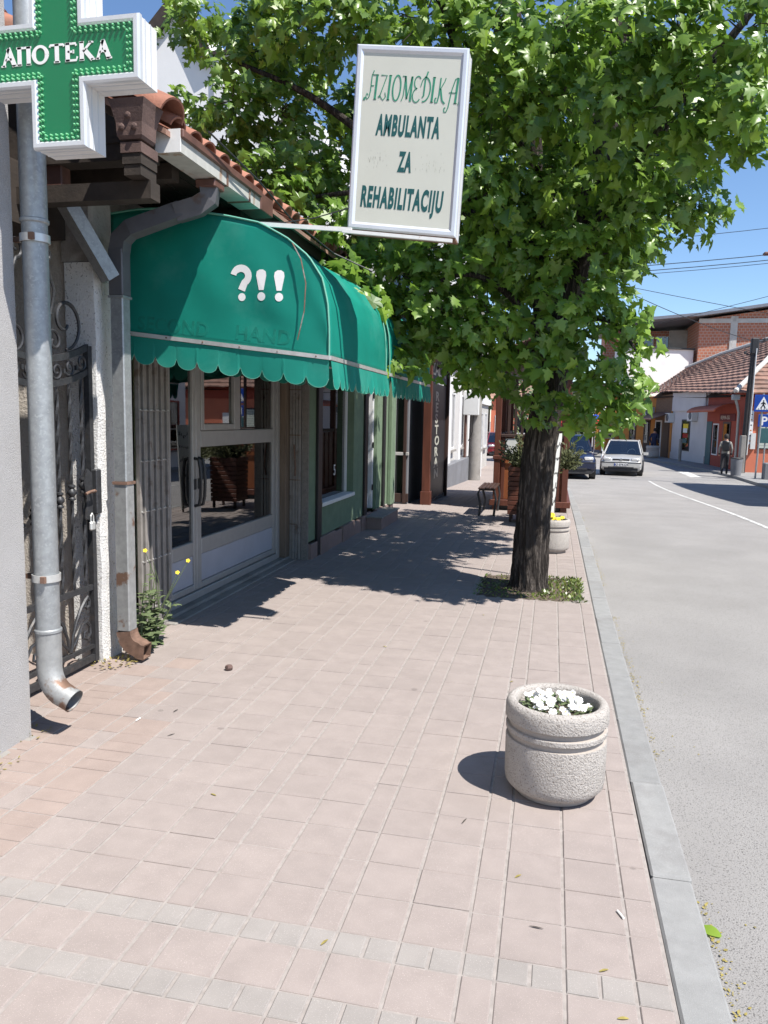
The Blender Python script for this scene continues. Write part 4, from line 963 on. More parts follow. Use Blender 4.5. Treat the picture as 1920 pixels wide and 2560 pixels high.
# timber canopy
cp = rb(-2.75, -1.70, 14.55, 17.6, 2.985, 3.03, 'canopy', M['darktimber'])
for y in (14.62, 15.6, 16.5, 17.45):
    MB().bar((-2.5, y, 3.34), (-1.68, y, 2.93), .07, .09).build('canopy_rafter', M['darktimber'], cp); MB().bar((-2.38, y, 2.60), (-1.85, y, 2.96), .05, .06).build('bracket', M['darktimber'], cp)
mb = MB(); mb.prism([(-2.72, 3.47), (-1.60, 2.94), (-1.60, 2.97), (-2.72, 3.50)], (0, 14.5, 0), (1, 0, 0), (0, 0, 1), (0, 3.2, 0)); mb.build('canopy_roof', M['tileroof'], cp)
# ================================================================== CONCRETE PLANTERS
def planter(c, s, label, flower, seed):
    random.seed(seed)
    t = thing('concrete_planter', c, label, 'planter', None)
    x0, y0, z0 = c; q = lambda pr: [(r*s, z*s) for r, z in pr]
    MB().lathe(q([(.0001, .003), (.158, .003), (.165, .026)]), c, 56).build('foot', M['planters'], t, True)
    MB().lathe(q([(.165, .026), (.188, .033), (.200, .048), (.204, .072), (.2055, .230), (.203, .240)]), c, 56).build('body', M['planterc'], t, True)
    MB().lathe(q([(.203, .240), (.193, .242), (.193, .262), (.203, .264)]), c, 56).build('groove_band', M['planters'], t, True)
    MB().lathe(q([(.203, .264), (.206, .267), (.206, .284), (.203, .287)]), c, 56).build('middle_ring', M['planterc'], t, True)
    MB().lathe(q([(.203, .287), (.193, .289), (.193, .309), (.203, .311)]), c, 56).build('groove_band', M['planters'], t, True)
    MB().lathe(q([(.203, .311), (.2085, .316), (.2095, .335), (.2085, .366), (.203, .382), (.194, .390), (.180, .391), (.170, .385), (.165, .372), (.163, .300)]), c, 56).build('rim', M['planterc'], t, True)
    MB().lathe(q([(.0001, .335), (.08, .338), (.162, .328)]), c, 24).build('soil', M['soil'], t, True)
    return t
def leafy(mb, o, n, h, spread, ls, rn=random):
    for i in range(n):
        a = rn.uniform(0, 6.28); r = spread*math.sqrt(rn.random()); b = Vector((o[0]+r*math.cos(a), o[1]+r*math.sin(a), o[2]+h*rn.random()))
        d = Vector((math.cos(a+rn.uniform(-1, 1)), math.sin(a+rn.uniform(-1, 1)), rn.uniform(-.1, .9))).normalized(); sd = d.cross(Vector((0, 0, 1))).normalized(); L = ls*rn.uniform(.6, 1.3)
        upv = sd.cross(d)
        mb.add([b, b+d*L*.5+sd*L*.28, b+d*L, b+d*L*.5-sd*L*.28, b+d*L*.5+upv*L*.06], [(0, 1, 4), (1, 2, 4), (2, 3, 4), (3, 0, 4)])
def pansy(c, r, nrm):
    mb = MB(); nrm = Vector(nrm).normalized(); u = nrm.orthogonal().normalized(); v = nrm.cross(u); c = Vector(c)
    for k in range(5):
        a = 2*math.pi*k/5+random.uniform(-.1, .1); d = u*math.cos(a)+v*math.sin(a); s = nrm.cross(d)
        mb.add([c, c+d*r*.5+s*r*.42+nrm*r*.15, c+d*r*.95+s*r*.3+nrm*r*.1, c+d*r*.95-s*r*.3+nrm*r*.1, c+d*r*.5-s*r*.42+nrm*r*.15], [(0, 1, 2, 3, 4)])
    return mb
p1 = planter((.072, 3.33, .001), 1.06, 'round white pebbled concrete planter of white pansies near the kerb', 'w', 5)
pl = thing('white_pansies', (.082, 3.33, .334), 'white pansies growing in the near concrete planter', 'flowers')
mb = MB(); leafy(mb, (.072, 3.335, .335), 300, .040, .140, .036); fo = mb.build('foliage', M['weed'], pl)
for i in range(52):
    a = random.uniform(0, 6.28); r = .138*math.sqrt(random.random()); x, y = .07+r*math.cos(a), 3.35+r*math.sin(a)*.9
    z = .385+random.uniform(-.012, .03)
    f = pansy((x, y, z), random.uniform(.013, .020), (random.uniform(-.5, .6), random.uniform(-1.1, -.1), .7)).build('bloom', M['petal'], pl)
    MB().lathe([(.0001, .004), (.003, .002), (.0001, 0)], (x, y-.003, z+.002), 5).build('flower_eye', M['yellow'], f)
p2 = planter((.04, 9.72, .001), 1.06, 'round pebbled concrete planter behind the maple trunk', 'y', 6)
pl2 = thing('yellow_flowers', (.04, 9.72, .36), 'yellow flowers in the planter behind the trunk', 'flowers')
mb = MB(); leafy(mb, (.04, 9.72, .36), 90, .07, .13, .06); mb.build('foliage', M['weed'], pl2)
for i in range(9): pansy((  .04+random.uniform(-.10, .12), 9.68+random.uniform(-.1, .1), .43+random.uniform(-.02, .04)), .03, (0, -.6, .8)).build('bloom', M['yellow'], pl2)

# ================================================================== MAPLE TREE
random.seed(11); rng = np.random.default_rng(11)
TY = 7.45
tr = thing('maple_tree', (-.16, TY, 0), 'leafy green maple street tree with leaning furrowed trunk', 'tree')
def bark(pts, rs, n, lump, name, par, m=M['bark']):
    """tube with a furrowed, uneven skin"""
    P = [Vector(p) for p in pts]; fine = []; fr_ = []
    seg = 10
    for i in range(len(P)-1):
        p0, p1_, p2_, p3 = P[max(i-1, 0)], P[i], P[i+1], P[min(i+2, len(P)-1)]
        for j in range(seg):
            t = j/seg; fine.append(.5*((2*p1_)+(p2_-p0)*t+(2*p0-5*p1_+4*p2_-p3)*t*t+(3*p1_-p0-3*p2_+p3)*t**3)); fr_.append(rs[i]+(rs[i+1]-rs[i])*t)
    fine.append(P[-1]); fr_.append(rs[-1])
    mb = MB(); mb.tube(fine, fr_, n)
    if lump:
        ph1 = [random.uniform(0, 6.28) for _ in range(6)]
        for i, c in enumerate(fine):
            z = c.z
            for j in range(n):
                v = Vector(mb.v[i*n+j]); d = v-c; a = 2*math.pi*j/n+z*.55
                k = 1+lump*(.5*math.sin(a*9+ph1[0]+math.sin(z*7))+.5*math.sin(a*14+ph1[1]+z*3)+.6*math.sin(a*3+ph1[2]+z*1.3)+.5*math.sin(a*19+z*9+ph1[3]+2*math.sin(z*13+a*2))+.4*math.sin(a*31-z*6+ph1[4]))
                mb.v[i*n+j] = tuple(c+d*k)
    return mb.build(name, m, par, True)
bark([(-.165, TY, -.10), (-.165, TY, .0), (-.163, TY, .12), (-.152, TY, .68), (-.125, TY, 1.25), (-.055, TY, 1.8), (-.01, TY, 2.2), (.08, TY-.02, 2.75), (.20, TY-.05, 3.35), (.34, TY-.1, 4.2), (.40, TY, 5.4), (.3, TY, 6.6)],
     [.235, .205, .174, .159, .149, .145, .145, .125, .11, .09, .06, .025], 96, .055, 'trunk', tr)
limbs = [([(-.03, TY, 2.1), (-.16, TY-.05, 2.7), (-.25, TY-.05, 3.5), (-.30, TY, 4.3), (-.55, TY+.2, 5.6), (-.6, TY+.3, 6.8)], [.10, .085, .072, .062, .04, .02]),
         ([(-.2, TY, 3.0), (-.8, TY+.1, 3.5), (-1.6, TY+.15, 4.1), (-2.5, TY+.2, 4.75), (-3.4, TY+.3, 5.2)], [.06, .055, .045, .033, .015]),
         ([(-.25, TY, 3.4), (-.9, TY-.3, 3.6), (-1.6, TY-.4, 3.65), (-2.4, TY-.1, 3.7)], [.05, .04, .03, .014]),
         ([(.1, TY, 2.9), (.5, TY-.5, 3.6), (.95, TY-.9, 4.2), (1.6, TY-1.2, 5.0)], [.055, .048, .036, .016]),
         ([(.2, TY, 3.4), (.7, TY-.2, 3.8), (1.25, TY-.3, 4.1), (2.0, TY-.6, 4.3)], [.05, .042, .032, .014]),
         ([(-.05, TY, 2.3), (.2, TY-.3, 2.5), (.45, TY-.6, 2.45), (.62, TY-.85, 2.2)], [.04, .03, .022, .01]),
         ([(-.05, TY, 2.2), (-.4, TY-.2, 2.7), (-.8, TY-.4, 2.9), (-1.3, TY-.4, 2.75)], [.04, .032, .022, .01]),
         ([(-.3, TY, 4.0), (-.9, TY-.4, 4.7), (-1.3, TY-.5, 5.6), (-1.8, TY-.3, 6.4)], [.05, .04, .028, .012]),
         ([(.3, TY, 4.2), (.0, TY+.9, 5.0), (-.3, TY+1.7, 5.6)], [.05, .035, .015]),
         ([(.1, TY, 3.1), (.4, TY+.8, 3.8), (.5, TY+1.6, 4.6)], [.05, .035, .015])]
for pts, rs in limbs: bark(pts, rs, 10, .03, 'limb', tr)
st = MB().tube([(-.10, TY-.14, 1.70), (.02, TY-.20, 1.86)], [.016, .012], 7).build('cut_stub', M['bark'], tr)
# foliage clumps: (x, y, z, radius)
CL = [(-3.95, 8.2, 5.85, 0.4), (-3.28, 8, 5.36, 0.42), (-2.53, 7.6, 5.42, 0.54), (-1.87, 7.2, 5.21, 0.51), (-1.23, 6.9, 4.99, 0.51), (-0.67, 6.8, 4.8, 0.5), (-0.15, 6.6, 4.64, 0.47), (0.32, 6.2, 4.44, 0.41), (0.74, 6.0, 4.27, 0.39), (1.13, 5.9, 4.24, 0.38), (-4.1, 8.3, 4.95, 0.2), (-3.59, 8.1, 4.63, 0.41), (-2.89, 7.9, 4.71, 0.4), (-2.33, 7.5, 3.98, 0.45), (-0.6, 6.9, 4.27, 0.47), (-0.1, 6.7, 4.13, 0.42), (0.4, 6.2, 3.94, 0.38), (0.81, 6.1, 3.85, 0.34), (1.17, 5.9, 3.75, 0.33), (-3.19, 8.0, 3.97, 0.34), (-2.68, 7.8, 4.2, 0.37), (-2.79, 7.9, 3.6, 0.29), (-0.64, 6.9, 3.59, 0.45), (-0.14, 7.2, 3.62, 0.39), (0.38, 6.9, 3.64, 0.36), (0.72, 6.8, 3.63, 0.27), (1.23, 6.0, 3.5, 0.17), (0.91, 6.1, 3.56, 0.19), (-2.1, 7.6, 3.24, 0.44), (-1.47, 7.3, 2.98, 0.45), (-0.88, 7.0, 3.09, 0.46), (-0.4, 7.2, 3.08, 0.39), (0.16, 7.0, 3.03, 0.39), (0.52, 7.1, 3.14, 0.26), (0.63, 7.0, 3.41, 0.23), (-1.52, 7.2, 2.57, 0.32), (-1.49, 6.9, 2.17, 0.16), (-1.23, 6.9, 2.12, 0.11), (-1.02, 7.1, 2.55, 0.4), (-0.57, 7.0, 2.5, 0.35), (0.08, 6.8, 2.47, 0.35), (0.43, 6.8, 2.6, 0.28), (0.61, 6.8, 2.27, 0.2), (-0.49, 7.1, 2.09, 0.29), (0.0, 6.9, 2.04, 0.29), (0.35, 6.6, 2.06, 0.28), (0.27, 6.6, 1.8, 0.2), (0.51, 6.6, 1.8, 0.18), (-0.2, 7.0, 1.85, 0.14), (-0.75, 7.1, 2.23, 0.25), (-2.03, 7.5, 2.88, 0.27), (-3.0, 9.0, 5.48, 0.48), (-2.32, 9.0, 5.0, 0.48), (-1.79, 8.8, 4.05, 0.67), (-1.35, 8.7, 4.83, 0.69), (-0.51, 8.6, 5.34, 0.71), (0.3, 8.5, 5.12, 0.69), (-0.38, 8.4, 4.28, 0.58), (0.28, 8.2, 3.65, 0.44), (-0.91, 8.4, 3.09, 0.55), (-0.27, 8.2, 2.81, 0.45), (0.31, 8.0, 2.92, 0.37), (-1.74, 8.6, 3.57, 0.53), (1.03, 8.2, 4.88, 0.53), (-0.63, 8.3, 3.63, 0.54), (-2.35, 8.8, 3.98, 0.5), (0.01, 8.0, 4.28, 0.46), (0, 7.6, 7.5, 0.8), (-1.6, 7.5, 6.6, 0.75), (-2.6, 7.9, 6.2, 0.65), (0.2, 8.9, 6.6, 0.8), (-1.2, 8.8, 6.6, 0.8), (0.9, 9.0, 4.4, 0.6), (-2.2, 9.2, 5.2, 0.6), (0.1, 9.3, 5.4, 0.7), (-3.2, 8.3, 5.6, 0.5), (0.49, 6.5, 1.66, 0.13), (0.25, 6.7, 1.65, 0.14), (-0.12, 7, 1.68, 0.12), (-1.14, 7.2, 2.35, 0.26), (-0.88, 7.3, 2.17, 0.22), (-0.63, 7.3, 1.95, 0.17), (0.67, 6.6, 1.93, 0.11), (1.5, 8.0, 4.8, 0.55), (1.2, 8.6, 3.9, 0.5), (0.6, 8.8, 3.5, 0.5), (0.5, 9.4, 4.6, 0.6), (-2.52, 6.9, 3.63, 0.25), (-2.14, 6.8, 3.32, 0.23), (-2.87, 7.2, 3.95, 0.25), (-1.86, 6.6, 2.83, 0.21), (-1.61, 6.6, 2.59, 0.19), (-3.28, 7.6, 4.74, 0.32), (0.2, 10.0, 4.2, 0.8), (1.0, 10.2, 4.9, 0.7), (0.8, 9.2, 5.3, 0.8), (-0.6, 10.0, 4.8, 0.7), (1.8, 9.2, 5.2, 0.6), (0, 10.8, 3.8, 0.6), (0.8, 11.0, 4.2, 0.6), (0.5, 11.6, 4.6, 0.7), (1.3, 6.9, 5.4, 0.6)]
crn = MB(); tw = MB()
LEAF2 = [(0, 0), (.14, -.03), (.34, -.06), (.27, .08), (.25, .14), (.46, .18), (.58, .33), (.40, .36), (.24, .42), (.30, .58), (.20, .68), (.11, .75), (.0, 1.0)]
LEAF2 = [(x, y) for x, y in LEAF2]; outl = LEAF2+[(-x, y) for x, y in LEAF2[-2:0:-1]]
lv = np.array([[x, y-.05, -.16*abs(x)-.10*max(0, y-.3)**2] for x, y in outl]+[[0, .34, .02]], float); nl_ = len(lv)-1
lf = np.array([[i, (i+1) % nl_, nl_] for i in range(nl_)])
pos = []; nor = []; tipd = []; siz = []; tint = []
for (cx_, cy_, cz_, cr_) in CL:
    dens = 345*(cr_/.5)**1.9
    ntw = int(dens/9)
    if ntw < 3: ntw = 3
    c = np.array([cx_, cy_, cz_])
    for k in range(ntw):
        d = rng.normal(size=3); d /= np.linalg.norm(d); rr = cr_*.94*(.40+.60*rng.random()**.7)
        tc = c+d*rr*np.array([1, 1, .85]); tintb = rng.random()
        if k % 3 == 0:
            tw.tube([tuple(c+d*rr*.15), tuple(c+d*rr*.6+np.array([0, 0, .03])), tuple(tc)], [.008, .005, .002], 3, caps=False)
        for j in range(9):
            p = tc+rng.normal(size=3)*np.array([.075, .075, .06])
            n_ = d*.55+np.array([.38, -.42, .42])+rng.normal(size=3)*.40; n_ /= np.linalg.norm(n_)
            t_ = d*.6+np.array([0, 0, -.75])+rng.normal(size=3)*.5; t_ -= n_*t_.dot(n_); t_ /= np.linalg.norm(t_)
            pos.append(p); nor.append(n_); tipd.append(t_); siz.append(rng.uniform(.07, .16)); tint.append(np.clip(tintb*.55+rng.random()*.40+(.4 if rng.random() < .05 else 0), 0, 1.0))
pos = np.array(pos); nor = np.array(nor); tipd = np.array(tipd); siz = np.array(siz); tint = np.array(tint)
side = np.cross(tipd, nor)
camp = np.array([0, 0, 1.62]); dv = pos-camp; dep = dv@np.array([-.210, .970, -.122])
px = (dv@np.array([.977, .214, .020]))/dep; py = (dv@np.array([.045, -.115, -.992]))/dep
vis = (abs(px) < .48) & (abs(py) < .64) & (dep > 0)
score = np.where(vis, siz/dep*(.4+.6*abs((nor*dv).sum(1)/np.linalg.norm(dv, axis=1))), 0)
order = np.argsort(-score); own = order[:300]; rest = order[300:]
fx = rng.uniform(.72, 1.12, len(rest))[:, None, None]; fz3 = rng.uniform(-.2, 3.2, len(rest))[:, None, None]; sk_ = rng.uniform(-.28, .28, len(rest))[:, None, None]
W = pos[rest, None, :]+siz[rest, None, None]*((lv[None, :, 0:1]*fx+sk_*lv[None, :, 1:2]**2)*side[rest, None, :]+lv[None, :, 1:2]*tipd[rest, None, :]+lv[None, :, 2:3]*fz3*nor[rest, None, :])
nv = lv.shape[0]; verts = W.reshape(-1, 3); faces = (lf[None]+(np.arange(len(rest))*nv)[:, None, None]).reshape(-1, 3)
me = bpy.data.meshes.new('crown'); me.vertices.add(len(verts)); me.vertices.foreach_set('co', verts.ravel())
me.loops.add(faces.size); me.loops.foreach_set('vertex_index', faces.ravel().astype(np.int32))
me.polygons.add(len(faces)); me.polygons.foreach_set('loop_start', np.arange(0, faces.size, 3, dtype=np.int32)); me.polygons.foreach_set('loop_total', np.full(len(faces), 3, dtype=np.int32))
at = me.attributes.new('tint', 'FLOAT', 'POINT'); at.data.foreach_set('value', np.repeat(tint[rest], nv).astype(np.float32))
me.update(calc_edges=True); me.validate(); me.materials.append(M['leafs'])
crown = tag(link('crown', me, tr), 'dense mass of green maple leaves', kind='stuff')
lm = bpy.data.meshes.new('leaf'); lm.from_pydata([tuple(v) for v in lv], [], [tuple(int(i) for i in f) for f in lf]); lm.materials.append(M['leaf'])
for i in own:
    s_ = siz[i]; a, b, c = side[i]*s_*rng.uniform(.75, 1.1), tipd[i]*s_, nor[i]*s_*rng.uniform(.2, 3.); p = pos[i]
    link('leaf', lm, crown, mw=Matrix(((a[0], b[0], c[0], p[0]), (a[1], b[1], c[1], p[1]), (a[2], b[2], c[2], p[2]), (0, 0, 0, 1))))
tag(tw.build('twigs', M['twig'], tr), 'fine dark twigs inside the crown', kind='stuff')
# tree pit -----------------------------------------------------------------
pt = MB().grid(lambda u, v: (pit[0]+(pit[1]-pit[0])*u, pit[2]+(pit[3]-pit[2])*v, -.004+.02*math.sin(u*3.1)*math.sin(v*3.1)+random.uniform(-.004, .006)), 14, 14)
tag(pt.build('tree_pit_soil', M['soil']), 'bare soil square around the maple trunk', 'soil', kind='structure')
g = MB(); T = []
for i in range(4200):
    x, y = random.uniform(pit[0]-.02, pit[1]+.03), random.uniform(pit[2]-.05, pit[3])
    dens = .55*(.4+.6*math.sin(x*9+2)**2) if x > -.1 else .16
    if random.random() > dens or (x+.16)**2+(y-TY)**2 < .03: continue
    if y < 7.06 and random.random() < .5: continue
    h = random.uniform(.012, .036)*(1.2 if x > -.05 else .7); a = random.uniform(0, 6.28); w_ = random.uniform(.006, .016); d = Vector((math.cos(a), math.sin(a), 0)); b = Vector((x, y, .005)); tip = b+Vector((random.uniform(-.03, .03), random.uniform(-.03, .03), h))
    mid = (b+tip)/2; g.add([b, mid+d*w_, tip, mid-d*w_], [(0, 1, 2, 3)]); T += [random.random()]*4
gm = g.build('pit_weeds', M['grass']); at = gm.data.attributes.new('tint', 'FLOAT', 'POINT'); at.data.foreach_set('value', T); tag(gm, 'short green weeds covering the tree pit', 'weeds', kind='stuff')
# weeds by the downpipe -----------------------------------------------------
random.seed(21)
wd_ = thing('yellow_flowered_weed', (-2.56, 4.78, 0), 'tall leafy weed with yellow flowers by the square downpipe', 'plant')
stems = MB()
tops = []
for i in range(13):
    x, y = -2.68+random.uniform(-.06, .07), 4.76+random.uniform(-.18, .14); h = random.uniform(.22, .60); lx = random.uniform(-.06, .14); ly = random.uniform(-.05, .05)
    pts = [(x, y, 0), (x+lx*.2, y+ly*.2, h*.4), (x+lx*.6, y+ly*.6, h*.75), (x+lx, y+ly, h)]; stems.tube(pts, [.006, .005, .004, .002], 5); tops.append(Vector(pts[-1]))
    for j in range(11):
        t = random.uniform(.05, .95); b = Vector((x+lx*t*t, y+ly*t, h*t)); L = random.uniform(.07, .135)*(1.25-t*.6); a = random.uniform(0, 6.28); d = Vector((math.cos(a), math.sin(a), random.uniform(-.1, .55))).normalized(); s_ = d.cross(Vector((0, 0, 1))).normalized(); u_ = s_.cross(d)
        m_ = MB(); m_.add([b, b+d*L*.25+s_*L*.16, b+d*L*.5+s_*L*.30, b+d*L*.8+s_*L*.16, b+d*L-u_*L*.1, b+d*L*.8-s_*L*.16, b+d*L*.5-s_*L*.30, b+d*L*.25-s_*L*.16, b+d*L*.5+u_*L*.10], [(i_, (i_+1) % 8, 8) for i_ in range(8)]); m_.build('weed_leaf', M['weed'], wd_)
fl = [Vector((-2.63, 4.62, .70)), Vector((-2.44, 4.86, .60)), Vector((-2.50, 4.82, .52)), Vector((-2.62, 4.7, .62))]
for i, p in enumerate(fl):
    b = Vector((-2.62, 4.78, .25)); stems.tube([b, b.lerp(p, .5)+Vector((.02, 0, .03)), p], [.004, .003, .002], 5)
    if i < 3: pansy(p+Vector((0, 0, .004)), .015, (.4, -.8, .6)).build('bloom', M['yellow'], wd_); 
stems.build('stems', M['weed'], wd_)
lw = MB(); leafy(lw, (-2.70, 4.34, .0), 60, .02, .13, .03); leafy(lw, (-2.52, 3.26, .0), 30, .01, .10, .02); leafy(lw, (-2.45, 2.9, .0), 26, .01, .12, .018); tag(lw.build('wall_foot_weeds', M['yellowleaf']), 'dry yellow weeds along the wall foot', 'weeds', kind='stuff')
# litter -------------------------------------------------------------------
random.seed(5)
lt = MB()
for i in range(1000):
    y = 1.9+13*random.random()**1.8; x = .592+abs(random.gauss(0, .022))+(random.random() < .06)*random.uniform(0, .3); a = random.uniform(0, 6.28); L = random.uniform(.006, .017); z = gz(y)-.102
    if math.sin(y*3.1)+math.sin(y*1.3+1) < -.3: continue
    d = Vector((math.cos(a), math.sin(a), random.uniform(.0, .5)))*L; s_ = Vector((-d.y, d.x, 0))*.35; b = Vector((x, y, z)); lt.add([b, b+d*.5+s_, b+d, b+d*.5-s_], [(0, 1, 2, 3)])
tag(lt.build('gutter_litter', M['yellowleaf']), 'yellow maple blossom litter along the foot of the kerb', 'litter', kind='stuff')
def bit(x, y, L, m, label, name, cat, grp=None, z=.002, curl=.3, wd=.3, a=None):
    a = random.uniform(0, 6.28) if a is None else a
    d = Vector((math.cos(a), math.sin(a), 0)); s_ = Vector((-d.y, d.x, 0)); b = Vector((x, y, z)); mb = MB()
    mb.grid(lambda u, v: tuple(b+d*L*(u-.5)+s_*L*wd*(v-.5)*math.sin(math.pi*(.08+.84*u))+Vector((0, 0, L*curl*(.25-(u-.5)**2)*(.6+.4*v)+.001))), 6, 2)
    return tag(mb.build(name, m, None, True), label, cat, grp)
for x, y in ((-.62, 2.12), (-.05, 2.62), (.22, 2.2), (-.18, 4.7), (.26, 2.02), (-1.35, 2.9), (-1.1, 5.2), (-.5, 6.3)):
    bit(x, y, .032, M['yellowleaf'], 'small yellow green leaf scrap lying on the pink paving', 'fallen_leaf', 'leaf', 'leaf scraps on the paving')
bit(.60, 2.62, .075, M['leaf'], 'fresh green leaf lying against the kerb on the road', 'fallen_leaf', 'leaf', None, -.10, .4, .7)
for x, y, a in ((-2.08, 3.55, 1.5), (.29, 2.48, 2.0), (.585, 1.98, 1.9)):
    c_ = Vector((x, y, .006 if x < .5 else -.096)); d = Vector((math.cos(a), math.sin(a), 0))*.02
    tag(MB().tube([c_-d, c_+d], .004, 8).build('cigarette_butt', M['butt']), 'white cigarette butt '+('on the paving near the round spout' if x < -1 else 'in a paving joint near the kerb' if x < .5 else 'on the road against the kerb'), 'cigarette', 'dropped cigarette butts')
for x, y in ((-1.95, 3.72), (-1.82, 3.42), (-.28, 2.95), (.02, 2.35)):
    bit(x, y, .045, M['twig'], 'thin dark twig scrap lying on the pink paving', 'twig_scrap', 'twig', 'twig scraps on the paving', .003, .1, .14)
mb = MB(); mb.lathe([(.0001, 0), (.022, .006), (.026, .02), (.018, .034), (.0001, .038)], (-1.95, 4.43, .0), 9); mb.v = [(x+random.uniform(-.003, .003), y+random.uniform(-.003, .003), max(0.0, z)) for x, y, z in mb.v]
tag(mb.build('pebble', M['terradark'], None, True), 'single brown pebble lying on the paving before the shop', 'stone')

# ================================================================== WOODEN PLANTER BOX, BENCH, BOARD, PAVILION
wp = thing('slatted_planter_box', (-.42, 12.6, 0), 'tall red brown slatted timber planter box holding a juniper', 'planter')
for i in range(10):
    z = .12+i*.077; sp2 = .012*i/10
    for (x0, x1, y0, y1) in ((-.66-sp2, -.18+sp2, 12.36-sp2, 12.385-sp2), (-.66-sp2, -.18+sp2, 12.83+sp2, 12.855+sp2), (-.66-sp2, -.635-sp2, 12.387-sp2, 12.828+sp2), (-.205+sp2, -.18+sp2, 12.387-sp2, 12.828+sp2)):
        MB().cbox(x0, x1, y0, y1, z, z+.066, .004).build('slat', M['redwood'], wp)
for x in (-.63, -.24):
    for y in (12.39, 12.78): MB().box(x, x+.04, y, y+.04, 0, .86).build('post', M['darktimber'], wp)
MB().box(-.62, -.22, 12.4, 12.82, .80, .84).build('soil', M['soil'], wp)
def juniper(c, s, label, seed):
    random.seed(seed); t = thing('juniper_bush', c, label, 'shrub'); mb = MB(); br = MB(); c = Vector(c)
    for i in range(46):
        d = Vector((random.gauss(0, .75), random.gauss(0, .75), random.uniform(.1, 1.0))).normalized(); L = s*random.uniform(.5, 1.05)
        br.tube([c, c+d*L*.6+Vector((0, 0, .03)), c+d*L], [.008, .005, .002], 4)
        for j in range(38):
            tt = random.uniform(.25, 1.05); b = c+d*L*tt+Vector((random.gauss(0, .035), random.gauss(0, .035), random.gauss(0, .03)))
            e = (d*.7+Vector((random.gauss(0, .5), random.gauss(0, .5), random.gauss(.15, .4)))).normalized(); l = random.uniform(.04, .085); sd = e.orthogonal().normalized()*l*.16
            mb.add([b-sd, b+e*l*.5-sd*1.3, b+e*l, b+e*l*.5+sd*1.3, b+sd], [(0, 1, 2, 3, 4)])
    br.build('branches', M['twig'], t); tag(mb.build('foliage', M['juniper'], t), 'scaly olive green sprays', kind='stuff'); return t
juniper((-.42, 12.6, .84), .52, 'bushy olive green juniper in the slatted timber box', 2)
dup(wp, (.53, .38, 0), 'second slatted timber planter box behind the notice board')
juniper((.11, 12.98, .84), .44, 'olive green juniper in the box behind the notice board', 3)
# sandwich board, seen nearly edge on
sb_ = thing('notice_board', (.06, 11.9, 0), 'leaning white notice board with black handwriting beside the trunk', 'sign')
mb = MB(); a = Vector((-.045, 11.55, .05)); b = Vector((.06, 12.25, .05)); u_ = (b-a); upv = Vector((.07, .0, 1.38))
nb = u_.cross(upv).normalized()*.012
bd = mb.add([a, b, b+upv, a+upv, a+nb, b+nb, b+upv+nb, a+upv+nb], [(0,1,2,3),(7,6,5,4),(0,1,5,4),(2,3,7,6),(1,2,6,5),(3,0,4,7)]).build('board', M['paper'], sb_)
st2 = MB(); rnd = random.Random(4)
nn = -nb.normalized() if nb.y > 0 else nb.normalized()
for k, z in enumerate((.10, .28, .48, .68, .88, 1.05)):
    for j in range(6):
        p = a+u_*(.10+.14*j)+upv*(z/1.2); q = p+u_*(.06*rnd.uniform(.3, 1))+upv*(.09*rnd.uniform(-.6, 1)/1.2)
        for sg_ in (nb*1.1, -nb*.1): st2.bar(p+sg_, q+sg_, .012, .022, u_)
tag(st2.build('handwriting', M['black'], sb_), 'black handwritten marks', kind='stuff')
for t in (.1, .9): MB().bar(a+u_*t+Vector((.0, 0, -.049)), a+u_*t+upv*.9+nb*2, .025, .025).build('leg', M['darktimber'], sb_)
# bench
BO = .12
bn = thing('slatted_bench', (-1.18, 13.9, gz(13.9)), 'dark iron and timber bench beside the pavilion', 'bench')
gz0 = gz(13.9)
for y in (13.15, 14.10):
    MB().tube([(-1.30+BO, y, gz0), (-1.28+BO, y, gz0+.2), (-1.33+BO, y, gz0+.38), (-1.30+BO, y, gz0+.46), (-1.05+BO, y, gz0+.46), (-1.02+BO, y, gz0+.3), (-1.05+BO, y, gz0)], .022, 8).build('leg_frame', M['iron'], bn, True)
for i in range(5): MB().cbox(-1.32+BO+i*.06, -1.27+BO+i*.06, 13.05, 14.20, gz0+.47, gz0+.50, .006).build('seat_slat', M['darktimber'], bn)
# pavilion
pv = thing('timber_pavilion', (-.38, 16, gz(16)), 'red brown timber terrace pavilion on the footway', 'pavilion')
PX0, PX1, PY0, PY1 = -1.04, .30, 14.25, 18.6; gp = -.06
def pb(x0, x1, y0, y1, z0, z1, name, m=M['redwood'], c=.008, par=pv): return MB().cbox(x0, x1, y0, y1, z0, z1, c).build(name, m, par)
for x in (PX0, PX1-.11):
    for y in (PY0, 15.7, 17.1, PY1-.11):
        pb(x, x+.11, y, y+.11, gp-(.15 if y > 17 else 0), 2.55, 'post')
pb(PX0-.06, PX1+.06, PY0-.03, PY1, .05, .16, 'floor_frame', M['redwood']); pb(PX0+.12, PX1-.12, PY0+.1, PY1-.1, -.14, .045, 'under_gap_shade', M['black'])  # black block fills the gap below the floor, standing in for its shade
pb(PX0+.112, PX1-.112, PY0+.04, PY0+.075, .165, 1.30, 'panel', M['orangewood'])
for x in (PX0+.13, PX0+.52, PX1-.60, PX1-.20): pb(x, x+.07, PY0+.025, PY0+.039, .165, 1.30, 'panel_batten')
pb(PX0+.112, PX1-.112, PY0+.0, PY0+.10, 1.305, 1.36, 'rail', M['darktimber']); pb(PX0-.02, PX1+.07, PY0-.02, PY0+.0, .90, .97, 'ledge')
pb(PX1-.04, PX1+.10, PY0-.03, PY0+.4, .90, .95, 'ledge_end')
for i, x in enumerate((PX0+.22, PX0+.34, PX0+.46, PX1-.34, PX1-.22)): pb(x, x+.05, PY0+.03, PY0+.08, 1.362, 2.40, 'upright_slat', M['darktimber'], .005)
